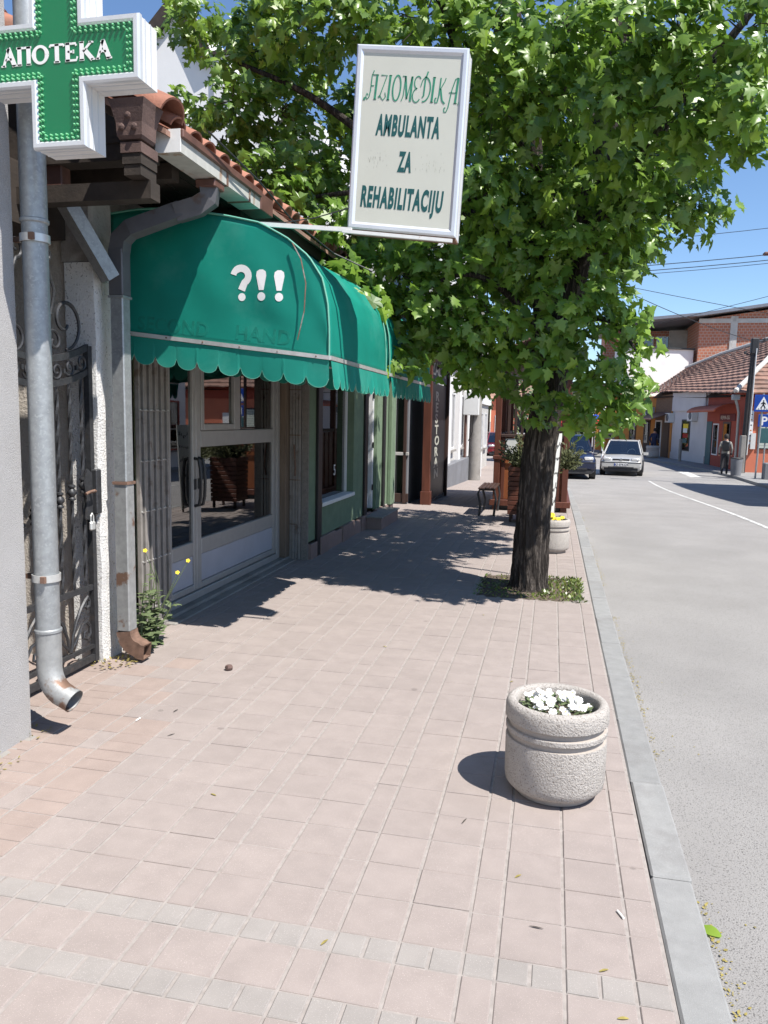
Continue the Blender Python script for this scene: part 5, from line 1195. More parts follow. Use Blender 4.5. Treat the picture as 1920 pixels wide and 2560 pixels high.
for i in range(14):
    y = PY0+.2+i*.31
    for x in (PX0+.02, PX1-.06): pb(x, x+.03, y, y+.24, .165, 1.30, 'side_board', M['redwood'], .004)
for x in (PX0, PX1-.11): pb(x+.01, x+.10, PY0+.112, PY1-.112, 1.305, 1.37, 'side_rail', M['darktimber'])
pb(PX0-.1, PX1+.1, PY0-.1, PY1+.1, 2.555, 2.66, 'ring_beam', M['darktimber'])
mb = MB(); mb.prism([(PX0-.2, 2.665), ((PX0+PX1)/2, 3.1), (PX1+.2, 2.665), (PX1+.2, 2.70), ((PX0+PX1)/2, 3.15), (PX0-.2, 2.70)], (0, PY0-.2, 0), (1, 0, 0), (0, 0, 1), (0, PY1-PY0+.4, 0)); mb.build('roof', M['tileroof'], pv)
tag(MB().add([(PX0+.20, PY0+.018, .98), (PX0+.42, PY0+.018, .98), (PX0+.42, PY0+.018, 1.28), (PX0+.20, PY0+.018, 1.28), (PX0+.20, PY0+.022, .98), (PX0+.42, PY0+.022, .98), (PX0+.42, PY0+.022, 1.28), (PX0+.20, PY0+.022, 1.28)], [(0,1,2,3),(7,6,5,4),(0,1,5,4),(2,3,7,6),(1,2,6,5),(3,0,4,7)]).build('menu_sheet', M['paper']), 'white menu sheet pinned on the timber pavilion panel', 'paper')
# ================================================================== FAR LEFT SIDE OF THE STREET
def window(par, o, u, wd, ht, n, frame_m=None, glass_m=None, sill=True, depth=.06):
    """window with frame, pane and sill on a wall: o lower-left corner, u along the wall, n outwards"""
    o = Vector(o); u = Vector(u).normalized(); n = Vector(n).normalized(); z = Vector((0, 0, 1)); fm = frame_m or M['signside']; f = .06
    c = o+u*wd/2+z*ht/2; fr_ = MB()
    fr_.obox(o+u*f/2+z*ht/2+n*.02, u*f/2, n*.03, z*ht/2); fr_.obox(o+u*(wd-f/2)+z*ht/2+n*.02, u*f/2, n*.03, z*ht/2)
    fr_.obox(c+z*(ht-f)/2+n*.02, u*(wd/2-f), n*.03, z*f/2); fr_.obox(c-z*(ht-f)/2+n*.02, u*(wd/2-f), n*.03, z*f/2); fr_.obox(c+n*.02, u*f/2.5, n*.028, z*(ht/2-f))
    w_ = fr_.build('window', fm, par)
    MB().obox(c+n*.006, u*(wd/2-f), n*.004, z*(ht/2-f)).build('pane', glass_m or M['darkpane'], w_)
    if sill: MB().obox(o+u*wd/2-z*.03+n*.05, u*(wd/2+.05), n*.07, z*.03).build('sill', M['concrete'], w_)
    return w_
# white gabled block behind the old roof
wh = thing('white_gabled_house', (-8.2, 17.5, 0), 'tall white gabled house showing between the leaves', 'building')
mb = MB(); mb.prism([(-12.4, -.4), (-5.2, -.4), (-5.2, 7.9), (-7.95, 9.45), (-8.55, 10.75), (-9.3, 10.0), (-12.4, 8.4)], (0, 17, 0), (1, 0, 0), (0, 0, 1), (0, 9, 0)); mb.build('wall', M['wallwhite'], wh)
MB().bar((-8.55, 16.9, 10.80), (-7.85, 16.9, 9.35), .3, .10, (0, -1, 0)).build('verge', M['darkwood'], wh); MB().bar((-8.55, 16.9, 10.80), (-9.6, 16.9, 9.75), .3, .10, (0, -1, 0)).build('verge', M['darkwood'], wh)
MB().cbox(-7.75, -7.35, 16.9, 17.3, 8.6, 9.5, .02).build('chimney', M['wallwhite'], wh); MB().box(-7.82, -7.28, 16.83, 17.37, 9.501, 9.58).build('chimney_cap', M['darkwood'], wh)
for x, z in ((-11.2, 6.6), (-9.6, 6.6), (-7.0, 5.6), (-7.0, 3.0), (-9.6, 3.0)): window(wh, (x, 16.999, z), (1, 0, 0), 1.0, 1.3, (0, -1, 0))
# grey and white old town house
th = thing('old_grey_townhouse', (-2.9, 22, gz(22)), 'old grey and white two storey townhouse with pilasters', 'building')
zb = -.5
MB().box(-9, -3.0, 19.2, 27.4, zb, 6.6).build('wall', M['wallgrey'], th)
MB().box(-3.0, -2.72, 19.2, 27.4, zb, .35).build('plinth', M['wallgreyd'], th); MB().box(-9, -2.8, 19.1, 27.5, 6.601, 6.8).build('cornice', M['wallwhite'], th)
for y in (19.25, 21.6, 24.0, 26.6): MB().box(-3.0, -2.86, y, y+.5, .351, 6.6).build('pilaster', M['wallwhite'], th)
MB().box(-2.999, -2.9, 19.2, 27.4, 3.1, 3.35).build('string_course', M['wallwhite'], th)
for y in (20.1, 22.5, 24.9):
    for z in (.7, 3.9): window(th, (-2.999, y, z), (0, 1, 0), 1.1, 1.7, (1, 0, 0))
for x in (-7.6, -5.8, -4.2):
    for z in (3.9,): window(th, (x, 19.199, z), (1, 0, 0), .9, 1.5, (0, -1, 0))
tag(MB().tube([(-2.86, 25.75, zb), (-2.86, 25.75, 6.4)], .05, 8).build('brown_drainpipe', M['brownsheet'], None, True), 'brown drainpipe on the grey townhouse', 'drainpipe')
cpz = gz(26)
cpo = thing('concrete_pole', (-2.55, 26.0, cpz), 'thick round concrete utility pole before the grey townhouse', 'pole')
MB().lathe([(.0001, -.05), (.22, -.05), (.19, 3.), (.15, 9.), (.0001, 9.)], (-2.55, 26.0, cpz), 20).build('shaft', M['concrete'], cpo, True)
MB().cbox(-2.95, -2.42, 25.62, 25.80, 1.75, 2.55, .02).build('meter_box', M['acwhite'], cpo); MB().tube([(-2.6, 25.7, 1.75), (-2.62, 25.72, 1.2), (-2.75, 25.78, .9)], .015, 5).build('cable', M['wire'], cpo, True)
gh = thing('grey_door_house', (-2.9, 31, gz(31)), 'narrow grey house with a dark doorway beyond the concrete pole', 'building')
MB().box(-8, -2.95, 27.6, 35.8, zb, 5.4).build('wall', M['wallgrey'], gh); MB().box(-2.949, -2.90, 28.8, 30.4, zb, 2.0).build('dark_doorway', M['wallgreyd'], gh); MB().box(-2.949, -2.55, 28.3, 28.7, zb, .4).build('stone_block', M['wallwhite'], gh)
MB().box(-2.949, -2.86, 27.6, 35.8, 2.25, 2.5).build('string_course', M['wallwhite'], gh)
for y in (31.5, 33.6): window(gh, (-2.949, y, .4), (0, 1, 0), 1.1, 1.5, (1, 0, 0))
mb = MB(); mb.prism([(-8.2, 5.4), (-2.7, 5.4), (-5.5, 7.0)], (0, 27.5, 0), (1, 0, 0), (0, 0, 1), (0, 8.4, 0)); mb.build('roof', M['tileroof'], gh)
# closing houses at the street's end
def plain_house(name, label, x0, x1, y0, y1, h, wallm, roofm, wins=3, roofh=1.8, axis='x'):
    t = thing(name, ((x0+x1)/2, y0, -.5), label, 'building')
    MB().box(x0, x1, y0, y1, -.5, h).build('wall', wallm, t)
    mb = MB()
    if axis == 'x': mb.prism([(y0-.3, h), (y1+.3, h), ((y0+y1)/2, h+roofh)], (x0-.3, 0, 0), (0, 1, 0), (0, 0, 1), (x1-x0+.6, 0, 0))
    else: mb.prism([(x0-.3, h), (x1+.3, h), ((x0+x1)/2, h+roofh)], (0, y0-.3, 0), (1, 0, 0), (0, 0, 1), (0, y1-y0+.6, 0))
    mb.build('roof', roofm, t)
    n = wins; st = (x1-x0)/n
    for i in range(n):
        for z in ([.5, 3.4] if h > 5 else [.5]): window(t, (x0+st*(i+.5)-.5, y0-.001, z), (1, 0, 0), 1.0, 1.5, (0, -1, 0))
    return t
plain_house('white_far_house', 'white two storey house closing the street far off', -14, -5.6, 63, 70, 5.6, M['wallwhite'], M['tileroof'], 4)
plain_house('red_brown_far_house', 'low reddish house far behind the parked cars', -5.2, 1.6, 66, 72, 3.4, M['wallpink'], M['tileroof'], 4, 1.6)
plain_house('maroon_shop_house', 'maroon shop house with white window beyond the orange shop', 1.6, 2.8, 58.5, 64, 3.2, M['wallmaroon'], M['tileroof'], 1, 1.2)
def far_tree(c, s, label, seed):
    t = thing('street_tree', c, label, 'tree'); r2 = np.random.default_rng(seed); c = Vector(c)
    MB().tube([c, c+Vector((.1, 0, s)), c+Vector((0, 0, s*1.9))], [.14, .11, .05], 8).build('trunk', M['bark'], t, True)
    mb = MB()
    for k in range(14):
        cc = c+Vector((r2.normal()*s*.42, r2.normal()*s*.42, s*1.55+r2.normal()*s*.4))
        for j in range(110):
            d = Vector(r2.normal(size=3)).normalized(); p = cc+d*s*.34*r2.random()**.4; n = (d+Vector((.2, -.2, .8))+Vector(r2.normal(size=3))*.4).normalized(); u = n.orthogonal().normalized(); v = n.cross(u); l = r2.uniform(.09, .17)
            mb.add([p-u*l*.6, p-v*l, p+u*l*.6, p+v*l], [(0, 1, 2, 3)])
    tag(mb.build('crown', M['weed'], t), 'small leafy crown', kind='stuff'); return t
far_tree((-2.6, 40.5, -.5), 1.9, 'small street tree past the grey house', 4)
far_tree((1.2, 56, -.5), 2.0, 'small street tree far down by the parasols', 6)
# parasols and parked red car
def parasol(c, label):
    t = thing('market_parasol', c, label, 'parasol'); x, y, z = c
    MB().tube([(x, y, z), (x, y, z+2.55)], .03, 8).build('pole', M['white'], t, True)
    n = 8; r = 1.5
    mb = MB(); mb.lathe([(.0001, 2.6), (r*.45, 2.32)], c, n); mb.build('canopy_top', M['para_blue'], t)
    mb = MB(); mb.lathe([(r*.45, 2.32), (r, 2.02), (r, 1.82), (r-.01, 2.015), (r*.45, 2.31)], c, n); mb.build('canopy_skirt', M['para_red'], t)
    MB().lathe([(.0001, .1), (.3, .1), (.32, 0), (.0001, 0)], c, 12).build('base', M['concrete'], t)
parasol((.55, 47.0, -.5), 'red market parasol with blue top beyond the dark car')
parasol((2.6, 51.0, -.5), 'red market parasol with blue top near the white pole')
tag(MB().tube([(2.72, 44.5, -.6), (2.72, 44.5, 3.4)], .07, 10).build('white_post', M['white'], None, True), 'plain white street post beyond the silver car', 'post')

# ================================================================== CARS
def car(name, label, c, L, W, H, paint, yaw, plate=None, hood=.92, kind='hatch'):
    """hatchback built from lofted sections; front looks towards -Y before yaw"""
    t = thing(name, c, label, 'car'); base = Vector(c); rot = Matrix.Rotation(yaw, 3, 'Z')
    def T(p): return tuple(base+rot @ Vector(p))
    def bd(mb, nm, m, par=t, smooth=False):
        mb.v = [T(v) for v in mb.v]; return mb.build(nm, m, par, smooth)
    hl = L/2; hw = W/2; bz = .60*H                # belt line
    hz = hood*bz
    # lower body: sections front -> back: (y, half width, zbot, ztop)
    sec = [(-hl, .80*hw, .34*H*.8, .42*H), (-hl+.06, .92*hw, .16*H, .47*H), (-hl+.22, .97*hw, .14*H, hz*.90), (-hl+.55, .99*hw, .13*H, hz*.97), (-.22*L, hw, .13*H, hz+.04*H), (0, hw, .13*H, bz), (.25*L, hw, .13*H, bz), (hl-.35, .98*hw, .14*H, bz*.99), (hl-.06, .93*hw, .18*H, bz*.95), (hl, .84*hw, .26*H, bz*.86)]
    ring_n = 12; vs = []
    for (y, w_, z0, z1) in sec:
        m_ = z0+(z1-z0)*.55; r = .06
        half = [(0, z0), (w_*.86, z0), (w_*.97, z0+.08), (w_, m_), (w_*.965, z1-.09), (w_*.86, z1-.012), (0, z1+.012)]
        ringp = half+[(-x, z) for x, z in half[-2:0:-1]]
        vs += [(x, y, z) for x, z in ringp]
    k = 12; fs = [(i*k+j, i*k+(j+1) % k, (i+1)*k+(j+1) % k, (i+1)*k+j) for i in range(len(sec)-1) for j in range(k)]+[tuple(range(k)), tuple((len(sec)-1)*k+j for j in range(k))]
    body = bd(MB().add(vs, fs), 'body', paint, smooth=True)
    # greenhouse
    y0, y1, y2, y3 = -.215*L, -.02*L, .36*L, .47*L; wb, wt = .90*hw, .70*hw; zt = H-.02; zb2 = bz-.02
    A = [(-wb, y0, hz+.05*H), (wb, y0, hz+.05*H), (wb, y3, zb2), (-wb, y3, zb2)]; Bq = [(-wt, y1, zt), (wt, y1, zt), (wt, y2, zt), (-wt, y2, zt)]
    bd(MB().add(A+Bq, [(0, 1, 5, 4), (1, 2, 6, 5), (2, 3, 7, 6), (3, 0, 4, 7)]), 'glazing', M['carglass'])
    bd(MB().add([(-wt, y1, zt), (wt, y1, zt), (wt, y2, zt), (-wt, y2, zt), (-wt*.85, y1+.12, zt+.035), (wt*.85, y1+.12, zt+.035), (wt*.85, y2-.1, zt+.035), (-wt*.85, y2-.1, zt+.035)], [(4, 5, 6, 7), (0, 1, 5, 4), (1, 2, 6, 5), (2, 3, 7, 6), (3, 0, 4, 7)]), 'roof', paint, smooth=True)
    for s in (-1, 1):
        bd(MB().tube([(s*wb, y0, hz+.05*H), (s*wt, y1, zt)], .032, 6), 'windscreen_pillar', paint)
        bd(MB().tube([(s*wb, .10*L, bz), (s*(wt+.02), .12*L, zt)], .028, 6), 'door_pillar', M['trimdark'])
        bd(MB().tube([(s*wb, y3, zb2), (s*wt, y2, zt)], .06, 6), 'rear_pillar', paint)
        bd(MB().tube([(s*wt, y1, zt), (s*wt, y2, zt)], .028, 6), 'roof_rail', paint)
        mr = bd(MB().obox((s*(hw+.10), -.14*L, bz+.05), (.10, 0, 0), (0, .05, 0), (0, 0, .06)), 'mirror', paint if s > 0 else M['trimdark'])
        bd(MB().obox((s*hw*1.0, .02*L, .40*H), (.012, 0, 0), (0, .36*L, 0), (0, 0, .03)), 'side_strip', M['trimdark'])
    # cabin: seats, dash, wheel
    bd(MB().box(-wb*.9, wb*.9, y0+.25, y0+.5, bz*.8, bz+.02), 'dashboard', M['trimdark'])
    for s in (-1, 1): bd(MB().cbox(s*.36-.22, s*.36+.22, .06*L, .10*L, .3*H, .86*H, .05), 'seat', M['clothdark'])
    bd(MB().tube([(.36+.18*math.cos(a), y0+.62+.04*math.sin(a), bz+.05+.17*math.sin(a)) for a in [i*6.283/14 for i in range(14)]], .015, 5, closed=True), 'steering_wheel', M['acwhite'])
    bd(MB().cbox(-hw*.86, hw*.86, .1, .3, .2, .25, .01), 'floor_pan', M['trimdark'])
    # front: lamps, grille, bumper, plate
    fy = -hl+.03
    for s in (-1, 1):
        lens = MB().cbox(s*.66*hw-.17, s*.66*hw+.17, fy-.015, fy+.2, .445*H, .53*H, .03); bd(lens, 'headlight', M['lamp'], body, True)
        bd(MB().cbox(s*.62*hw-.13, s*.62*hw+.13, fy-.045, fy+.05, .30*H, .335*H, .012), 'indicator', M['lamp'], body)
    bd(MB().cbox(-.40*hw, .40*hw, fy-.01, fy+.08, .455*H, .50*H, .01), 'grille', M['trimdark'], body)
    bd(MB().lathe([(.0001, -.02), (.05, -.02), (.055, 0)], (0, fy-.006, .478*H), 14, axis='Y'), 'badge', M['rim'], body)
    bp = bd(MB().cbox(-.93*hw, .93*hw, fy-.06, fy+.25, .24*H, .405*H, .04), 'bumper', paint, body, True)
    bd(MB().box(-.94*hw, .94*hw, fy-.065, fy+.2, .385*H, .405*H), 'bumper_strip', M['trimdark'], body); bd(MB().box(-.60*hw, .60*hw, fy-.063, fy+.1, .235*H, .275*H), 'air_intake', M['trimdark'], body)
    bd(MB().cbox(-.80*hw, .80*hw, fy-.03, fy+.3, .13*H, .235*H, .02), 'lower_valance', M['trimdark'], body)
    if plate:
        p_ = bd(MB().cbox(-.26, .26, fy-.075, fy-.062, .295*H, .375*H, .004), 'number_plate', M['white'], body)
        bd(MB().box(-.258, -.215, fy-.078, fy-.0755, .298*H, .372*H), 'plate_band', M['blue'], body)
        me = text_mesh(plate, size=.115, bold=.003, ext=.001, align='CENTER'); me.transform(frame((.02, fy-.0765, .308*H), (1, 0, 0), (0, 0, 1))); me.transform(Matrix.Translation(base) @ rot.to_4x4()); me.materials.clear(); me.materials.append(M['black']); link('plate_lettering', me, body)
    # wheels
    for s in (-1, 1):
        for y in (-.31*L, .30*L):
            r = .215*H; xo = s*(hw-.09)
            bd(MB().lathe([(r*1.17, -.10), (r*1.17, .105), (r*.2, .105)], (s*(hw-.095), y, r*1.0), 20, axis='X') if s > 0 else MB().lathe([(r*1.17, .10), (r*1.17, -.105), (r*.2, -.105)], (s*(hw-.095), y, r*1.0), 20, axis='X'), 'wheel_arch', M['black'], body)
            ty = bd(MB().lathe([(r*.6, -.09), (r*.92, -.095), (r, -.07), (r, .07), (r*.92, .095), (r*.6, .09)], (s*(hw-.075), y, r), 24, axis='X'), 'tyre', M['rubber'], t, True)
            rr = MB().lathe([(.0001, s*.07), (r*.2, s*.08), (r*.3, s*.06), (r*.55, s*.06), (r*.62, s*.09)], (s*(hw-.075), y, r), 16, axis='X'); bd(rr, 'rim', M['rim'], ty, True)
    return t
car('silver_hatchback', 'silver hatchback driving on the road towards the crossing', (3.05, 35.3, -.605), 4.0, 1.70, 1.43, M['silver'], R(-7), 'SO 074-CX')
car('dark_blue_people_carrier', 'dark blue tall car parked beside the timber pavilion', (.72, 32.6, -.605), 4.3, 1.80, 1.66, M['navy'], R(2), None, .96)
car('red_parked_car', 'dark red car parked past the small street tree', (-3.2, 47.5, -.605), 4.0, 1.7, 1.45, M['carred'], R(8), None)

# ================================================================== FAR SIDE SHOPS
Fp = [(8.30, 37.2), (7.98, 44.0), (7.02, 50.0), (6.45, 53.0), (4.60, 56.5)]
Z0 = -.55
def seg(i):
    a = Vector((*Fp[i], 0)); b = Vector((*Fp[i+1], 0)); u = (b-a).normalized(); n = Vector((-u.y, u.x, 0)); n = n if n.x < 0 else -n
    return a, b, u, n
def facade(i, h0, h1, m, name, label, dpt=6):
    a, b, u, n = seg(i); t = thing(name, tuple((a+b)/2+Vector((0, 0, Z0))), label, 'building')
    q = [a, b, b-n*dpt, a-n*dpt]; vs = [(p.x, p.y, Z0) for p in q]+[(q[0].x, q[0].y, h0), (q[1].x, q[1].y, h1), (q[2].x, q[2].y, h1), (q[3].x, q[3].y, h0)]
    MB().add(vs, [(0, 1, 2, 3), (4, 5, 6, 7), (0, 1, 5, 4), (1, 2, 6, 5), (2, 3, 7, 6), (3, 0, 4, 7)]).build('wall', m, t)
    return t, a, b, u, n
def onwall(t, i, s0, s1, z0, z1, out, name, m, par=None, c=.0, inn=.0):
    a, b, u, n = seg(i); L = (b-a).length
    ctr = a+u*(L*(s0+s1)/2)+n*((out+inn)/2)+Vector((0, 0, (z0+z1)/2)); return MB().obox(ctr, u*(L*(s1-s0)/2), n*((out-inn)/2), Vector((0, 0, (z1-z0)/2))).build(name, m, par or t)
# red shop (s=0 at the corner)
t, a, b, u, n = facade(0, 3.05, 3.10, M['wallred'], 'red_shop', 'red painted shop with a curved red canopy by the drainpipe')
onwall(t, 0, .30, .50, Z0, 1.75, .03, 'door', M['darktimber']); onwall(t, 0, .33, .47, .3, 1.65, .04, 'pane', M['darkpane'], inn=.031)
onwall(t, 0, .62, .78, .05, 1.65, .03, 'shop_window', M['signside']); onwall(t, 0, .64, .76, .12, 1.58, .04, 'pane', M['darkpane'], inn=.031)
onwall(t, 0, .82, .98, Z0, 1.75, .03, 'teal_door', M['teal']); onwall(t, 0, .20, .60, 1.78, 2.12, .04, 'fascia_sign', M['wallmaroon'])
lettering('REMA-SU', tuple(a+u*((b-a).length*.57)+n*.042+Vector((0, 0, 1.86))), tuple(-u), (0, 0, 1), M['signface'], t, 'lettering', size=.26, ext=.002, xs=1.6)
cv = MB(); aa = a+u*((b-a).length*.16); bb = a+u*((b-a).length*1.05)
cv.grid(lambda p, q: tuple(aa.lerp(bb, p)+n*(1.0*math.sin(q*math.pi/2))+Vector((0, 0, 2.20+.38*math.cos(q*math.pi/2)))), 14, 8); cv = cv.build('curved_canopy', M['redawn'], t, True); cv.modifiers.new('sheet', 'SOLIDIFY').thickness = .02
# white shop
t2, a, b, u, n = facade(1, 3.30, 3.45, M['walllav'], 'pale_shop', 'pale grey shop with blank signboard and tall display window')
onwall(t2, 1, .02, .92, 2.35, 3.40, .10, 'blank_signboard', M['walllav'], inn=.002); onwall(t2, 1, .42, .66, .05, 1.85, .03, 'shop_window', M['trimdark']); onwall(t2, 1, .44, .64, .12, 1.78, .04, 'pane', M['darkpane'], inn=.031)
for k, (z, m) in enumerate(((1.35, 'yellow'), (1.1, 'petal'), (.8, 'para_red'), (.5, 'teal'))): onwall(t2, 1, .46+.02*(k % 2), .60, z, z+.25, .048, 'window_poster', M[m], inn=.041)
onwall(t2, 1, .0, .965, Z0, -.1, .04, 'plinth_band', M['walllav'])
onwall(t2, 1, .955, 1.0, Z0, 2.35, .05, 'yellow_strip', M['wallorange'])
def ac(p, u, n, label):
    t = thing('air_conditioner', tuple(p), label, 'air conditioner'); z = Vector((0, 0, 1)); p = Vector(p)
    MB().obox(p+n*.17, u*.40, n*.16, z*.28).build('casing', M['acwhite'], t)
    c = p+n*.335-u*.1; mb = MB(); mb.tube([c+(u*math.cos(q)+z*math.sin(q))*.2 for q in [i*6.283/16 for i in range(16)]], .02, 5, closed=True); mb.build('fan_guard', M['trimdark'], t)
    MB().add([c+(u*math.cos(q)+z*math.sin(q))*.19-n*.003 for q in [i*6.283/16 for i in range(16)]], [tuple(range(16))]).build('fan_grille', M['wallgreyd'], t)
    for s in (-.3, .3): MB().bar(p+u*s-z*.30, p+u*s-z*.30+n*.36, .03, .03).build('bracket', M['galv'], t)
a1, b1, u1, n1 = seg(1); L1 = (b1-a1).length
ac(a1+u1*L1*.30+Vector((0, 0, 2.05)), u1, n1, 'white air conditioner beside the red canopy on the pale shop')
ac(a1+u1*L1*.97+Vector((0, 0, 1.95)), u1, n1, 'white air conditioner at the far corner of the pale shop')
# brown boarded shop and orange shop
t3, a, b, u, n = facade(2, 3.4, 3.3, M['brownboard'], 'brown_boarded_shop', 'brown boarded shop front with lean-to porch')
onwall(t3, 2, .1, .45, Z0, 1.7, .03, 'door', M['darktimber']); onwall(t3, 2, .55, .95, Z0, 1.8, .03, 'shop_window', M['wallwhite']); onwall(t3, 2, .60, .90, .1, 1.7, .04, 'pane', M['darkpane'], inn=.031)
mb = MB(); a_ = a-u*.1; mb.add([a_+Vector((0, 0, 2.25)), b+u*1.2+Vector((0, 0, 2.25)), b+u*1.2+n*1.3+Vector((0, 0, 1.80)), a_+n*1.3+Vector((0, 0, 1.80)), a_+Vector((0, 0, 2.30)), b+u*1.2+Vector((0, 0, 2.30)), b+u*1.2+n*1.3+Vector((0, 0, 1.85)), a_+n*1.3+Vector((0, 0, 1.85))], [(0,1,2,3),(7,6,5,4),(0,1,5,4),(2,3,7,6),(1,2,6,5),(3,0,4,7)]); mb.build('lean_to_roof', M['brownsheet'], t3)
t4, a, b, u, n = facade(3, 3.35, 3.25, M['wallorange'], 'orange_shop', 'orange painted shop with narrow dark windows')
for s0, s1 in ((.12, .30), (.52, .72)): onwall(t4, 3, s0, s1, -.1 if s0 > .3 else Z0, 1.8, .03, 'shop_window', M['darktimber']); onwall(t4, 3, s0+.03, s1-.03, .3, 1.7, .04, 'pane', M['darkpane'], inn=.031)
a3, b3, u3, n3 = seg(3); ac(a3+u3*.5+Vector((0, 0, 2.35)), u3, n3, 'white air conditioner on the orange shop wall')
# salmon corner house, lit face towards the camera
sh = thing('salmon_corner_house', (8.3, 37.2, Z0), 'salmon corner house with pale green shutter and hipped tile roof', 'building')
ca = Vector((8.30, 37.2, 0)); cb = Vector((13.6, 37.25, 0)); uu = (cb-ca).normalized(); nn_ = Vector((uu.y, -uu.x, 0)); nn_ = nn_ if nn_.y < 0 else -nn_
q = [ca, cb, cb-nn_*7, ca-nn_*6.5]
MB().add([(p.x, p.y, Z0) for p in q]+[(p.x, p.y, 2.85) for p in q], [(0, 1, 2, 3), (4, 5, 6, 7), (0, 1, 5, 4), (1, 2, 6, 5), (2, 3, 7, 6), (3, 0, 4, 7)]).build('wall', M['wallpink'], sh)
def onf(s0, s1, z0, z1, out, name, m, inn=0, par=None): return MB().obox(ca+uu*(s0+s1)/2+nn_*(out+inn)/2+Vector((0, 0, (z0+z1)/2)), uu*(s1-s0)/2, nn_*(out-inn)/2, Vector((0, 0, (z1-z0)/2))).build(name, m, par or sh)
onf(0, 5.4, 2.42, 2.84, .05, 'red_frieze', M['wallred'], .003); shf = onf(.62, 1.36, .55, 1.95, .06, 'shutter_box', M['trimdark'], .003)
for k in range(11): onf(.66, 1.32, .60+k*.118, .60+k*.118+.108, .075, 'shutter_slat', M['shutter'], .061, shf)
onf(.30, .50, .55, 1.25, .16, 'meter_cabinet', M['acwhite'], .003)
onf(1.62, 2.4, Z0, 1.7, .05, 'side_door', M['wallwhite'], .003)
onf(-.02, .10, Z0, 2.42, .06, 'corner_strip', M['wallred'], .003)
vb = onf(.14, .36, .75, 2.25, .12, 'vertical_sign', M['white'], .061)
for k in range(6):
    z_ = .82+k*.235
    onf(.17, .21, z_, z_+.17, .124, 'print_mark', M['black'] if k % 2 else M['wallorange'], .1205); onf(.215, .31, z_+.06, z_+.105, .124, 'print_mark', M['black'] if k % 2 else M['wallorange'], .1205)
# hipped tile roof over the row: courses as strips
rr_ = thing('row_tile_roof', (10, 44, 3.0), 'long old brown tile roof over the row of shops', 'roof')
E0 = [Vector((7.75, 36.7, 2.98)), Vector((7.55, 44.2, 3.25)), Vector((6.6, 50.2, 3.52)), Vector((5.9, 53.3, 3.45))]
R0 = [Vector((11.4, 41.0, 6.35)), Vector((11.2, 46.0, 6.2)), Vector((10.0, 52.0, 5.9)), Vector((8.6, 56.0, 5.3))]
def courses(E, Rr, n, par, name='tile_course'):
    for c in range(n):
        t0, t1 = c/n, (c+1.12)/n; mb = MB(); top = []; bot = []
        for i in range(len(E)-1):
            m_ = 28
            for j in range(m_+(i == len(E)-2)):
                f = j/m_; e = E[i].lerp(E[i+1], f); r_ = Rr[i].lerp(Rr[i+1], f); wv = .03*math.sin(f*40+i*7+c*1.7)+.02*math.sin(f*97+c)
                bot.append(e.lerp(r_, t0)+Vector((0, 0, .075+wv*.5))); top.append(e.lerp(r_, t1)+Vector((0, 0, .0)))
        k = len(bot); low = [p-Vector((0, 0, .06)) for p in bot]
        mb.add(bot+top+low, [(i, i+1, k+i+1, k+i) for i in range(k-1)]+[(2*k+i, 2*k+i+1, i+1, i) for i in range(k-1)]); mb.build(name, M['tileroof'], par)
courses(E0, R0, 17, rr_)
E1 = [Vector((7.75, 36.7, 2.98)), Vector((14.2, 36.75, 2.98))]; R1 = [Vector((11.4, 41.0, 6.35)), Vector((14.2, 40.3, 6.35))]
courses(E1, R1, 17, rr_)
mb = MB(); mb.tube([E0[0]+Vector((0, 0, .1))]+[E0[0].lerp(R0[0], k/10)+Vector((0, 0, .08+.02*(k % 2))) for k in range(1, 11)], .11, 8); mb.build('hip_mortar', M['mortar'], rr_, True)
mb = MB(); mb.tube([r+Vector((0, 0, .06)) for r in R0], .12, 8); mb.build('ridge', M['mortar'], rr_, True)
MB().add([(8.2, 37.3, 2.86), (14, 37.3, 2.86), (14.2, 40.3, 6.2), (11.4, 41, 6.2), (11.2, 46, 6.05), (10, 52, 5.7), (8.6, 56, 5.1), (6.2, 53.2, 3.2), (6.9, 50.2, 3.2), (7.8, 44.2, 3.0)], [(0, 1, 2, 3), (0, 3, 4, 9), (9, 4, 5, 8), (8, 5, 6, 7)]).build('underboards', M['darkwood'], rr_)
tag(MB().tube([(8.12, 37.5, Z0), (8.12, 37.5, 2.15), (8.0, 37.3, 2.45), (7.86, 37.1, 2.72)], .06, 8).build('corner_drainpipe', M['galv'], None, True), 'grey drainpipe at the corner of the salmon house', 'drainpipe')
tag(MB().cbox(7.70, 8.02, 36.98, 37.25, 2.70, 2.95, .03).build('gutter_hopper', M['galv']), 'grey square rain hopper under the tile hip', 'hopper')
# white block and unfinished brick storey behind
wb_ = thing('white_flat_block', (6.5, 61, Z0), 'plain white and grey block rising behind the tile roofs', 'building')
mb = MB(); mb.prism([(0, Z0), (4.9, Z0), (4.9, 6.75), (0, 6.75)], (4.7, 56.9, 0), (.954, .3, 0), (0, 0, 1), (-.6, 1.9, 0)); mb.build('wall', M['wallwhite'], wb_)
MB().bar((4.65, 56.85, 6.81), (9.4, 58.34, 6.81), .2, .10).build('parapet_coping', M['trimdark'], wb_)
for k, x in enumerate((5.6, 8.0)): window(wb_, (x, 59.999, 7.12), (1, 0, 0), 1.5, 1.15, (0, -1, 0)) if False else None
br = thing('brick_building', (12, 63, Z0), 'unfinished red brick building with grey concrete frame', 'building')
mb = MB(); mb.prism([(9.6, Z0), (22, Z0), (22, 10.6), (10.0, 8.85), (9.6, 8.8)], (0, 58, 0), (1, 0, 0), (0, 0, 1), (0, 10, 0)); mb.build('wall', M['brick'], br)
MB().box(3.6, 9.6, 63.2, 68, 6.0, 8.6).build('upper_wall', M['brick'], br)
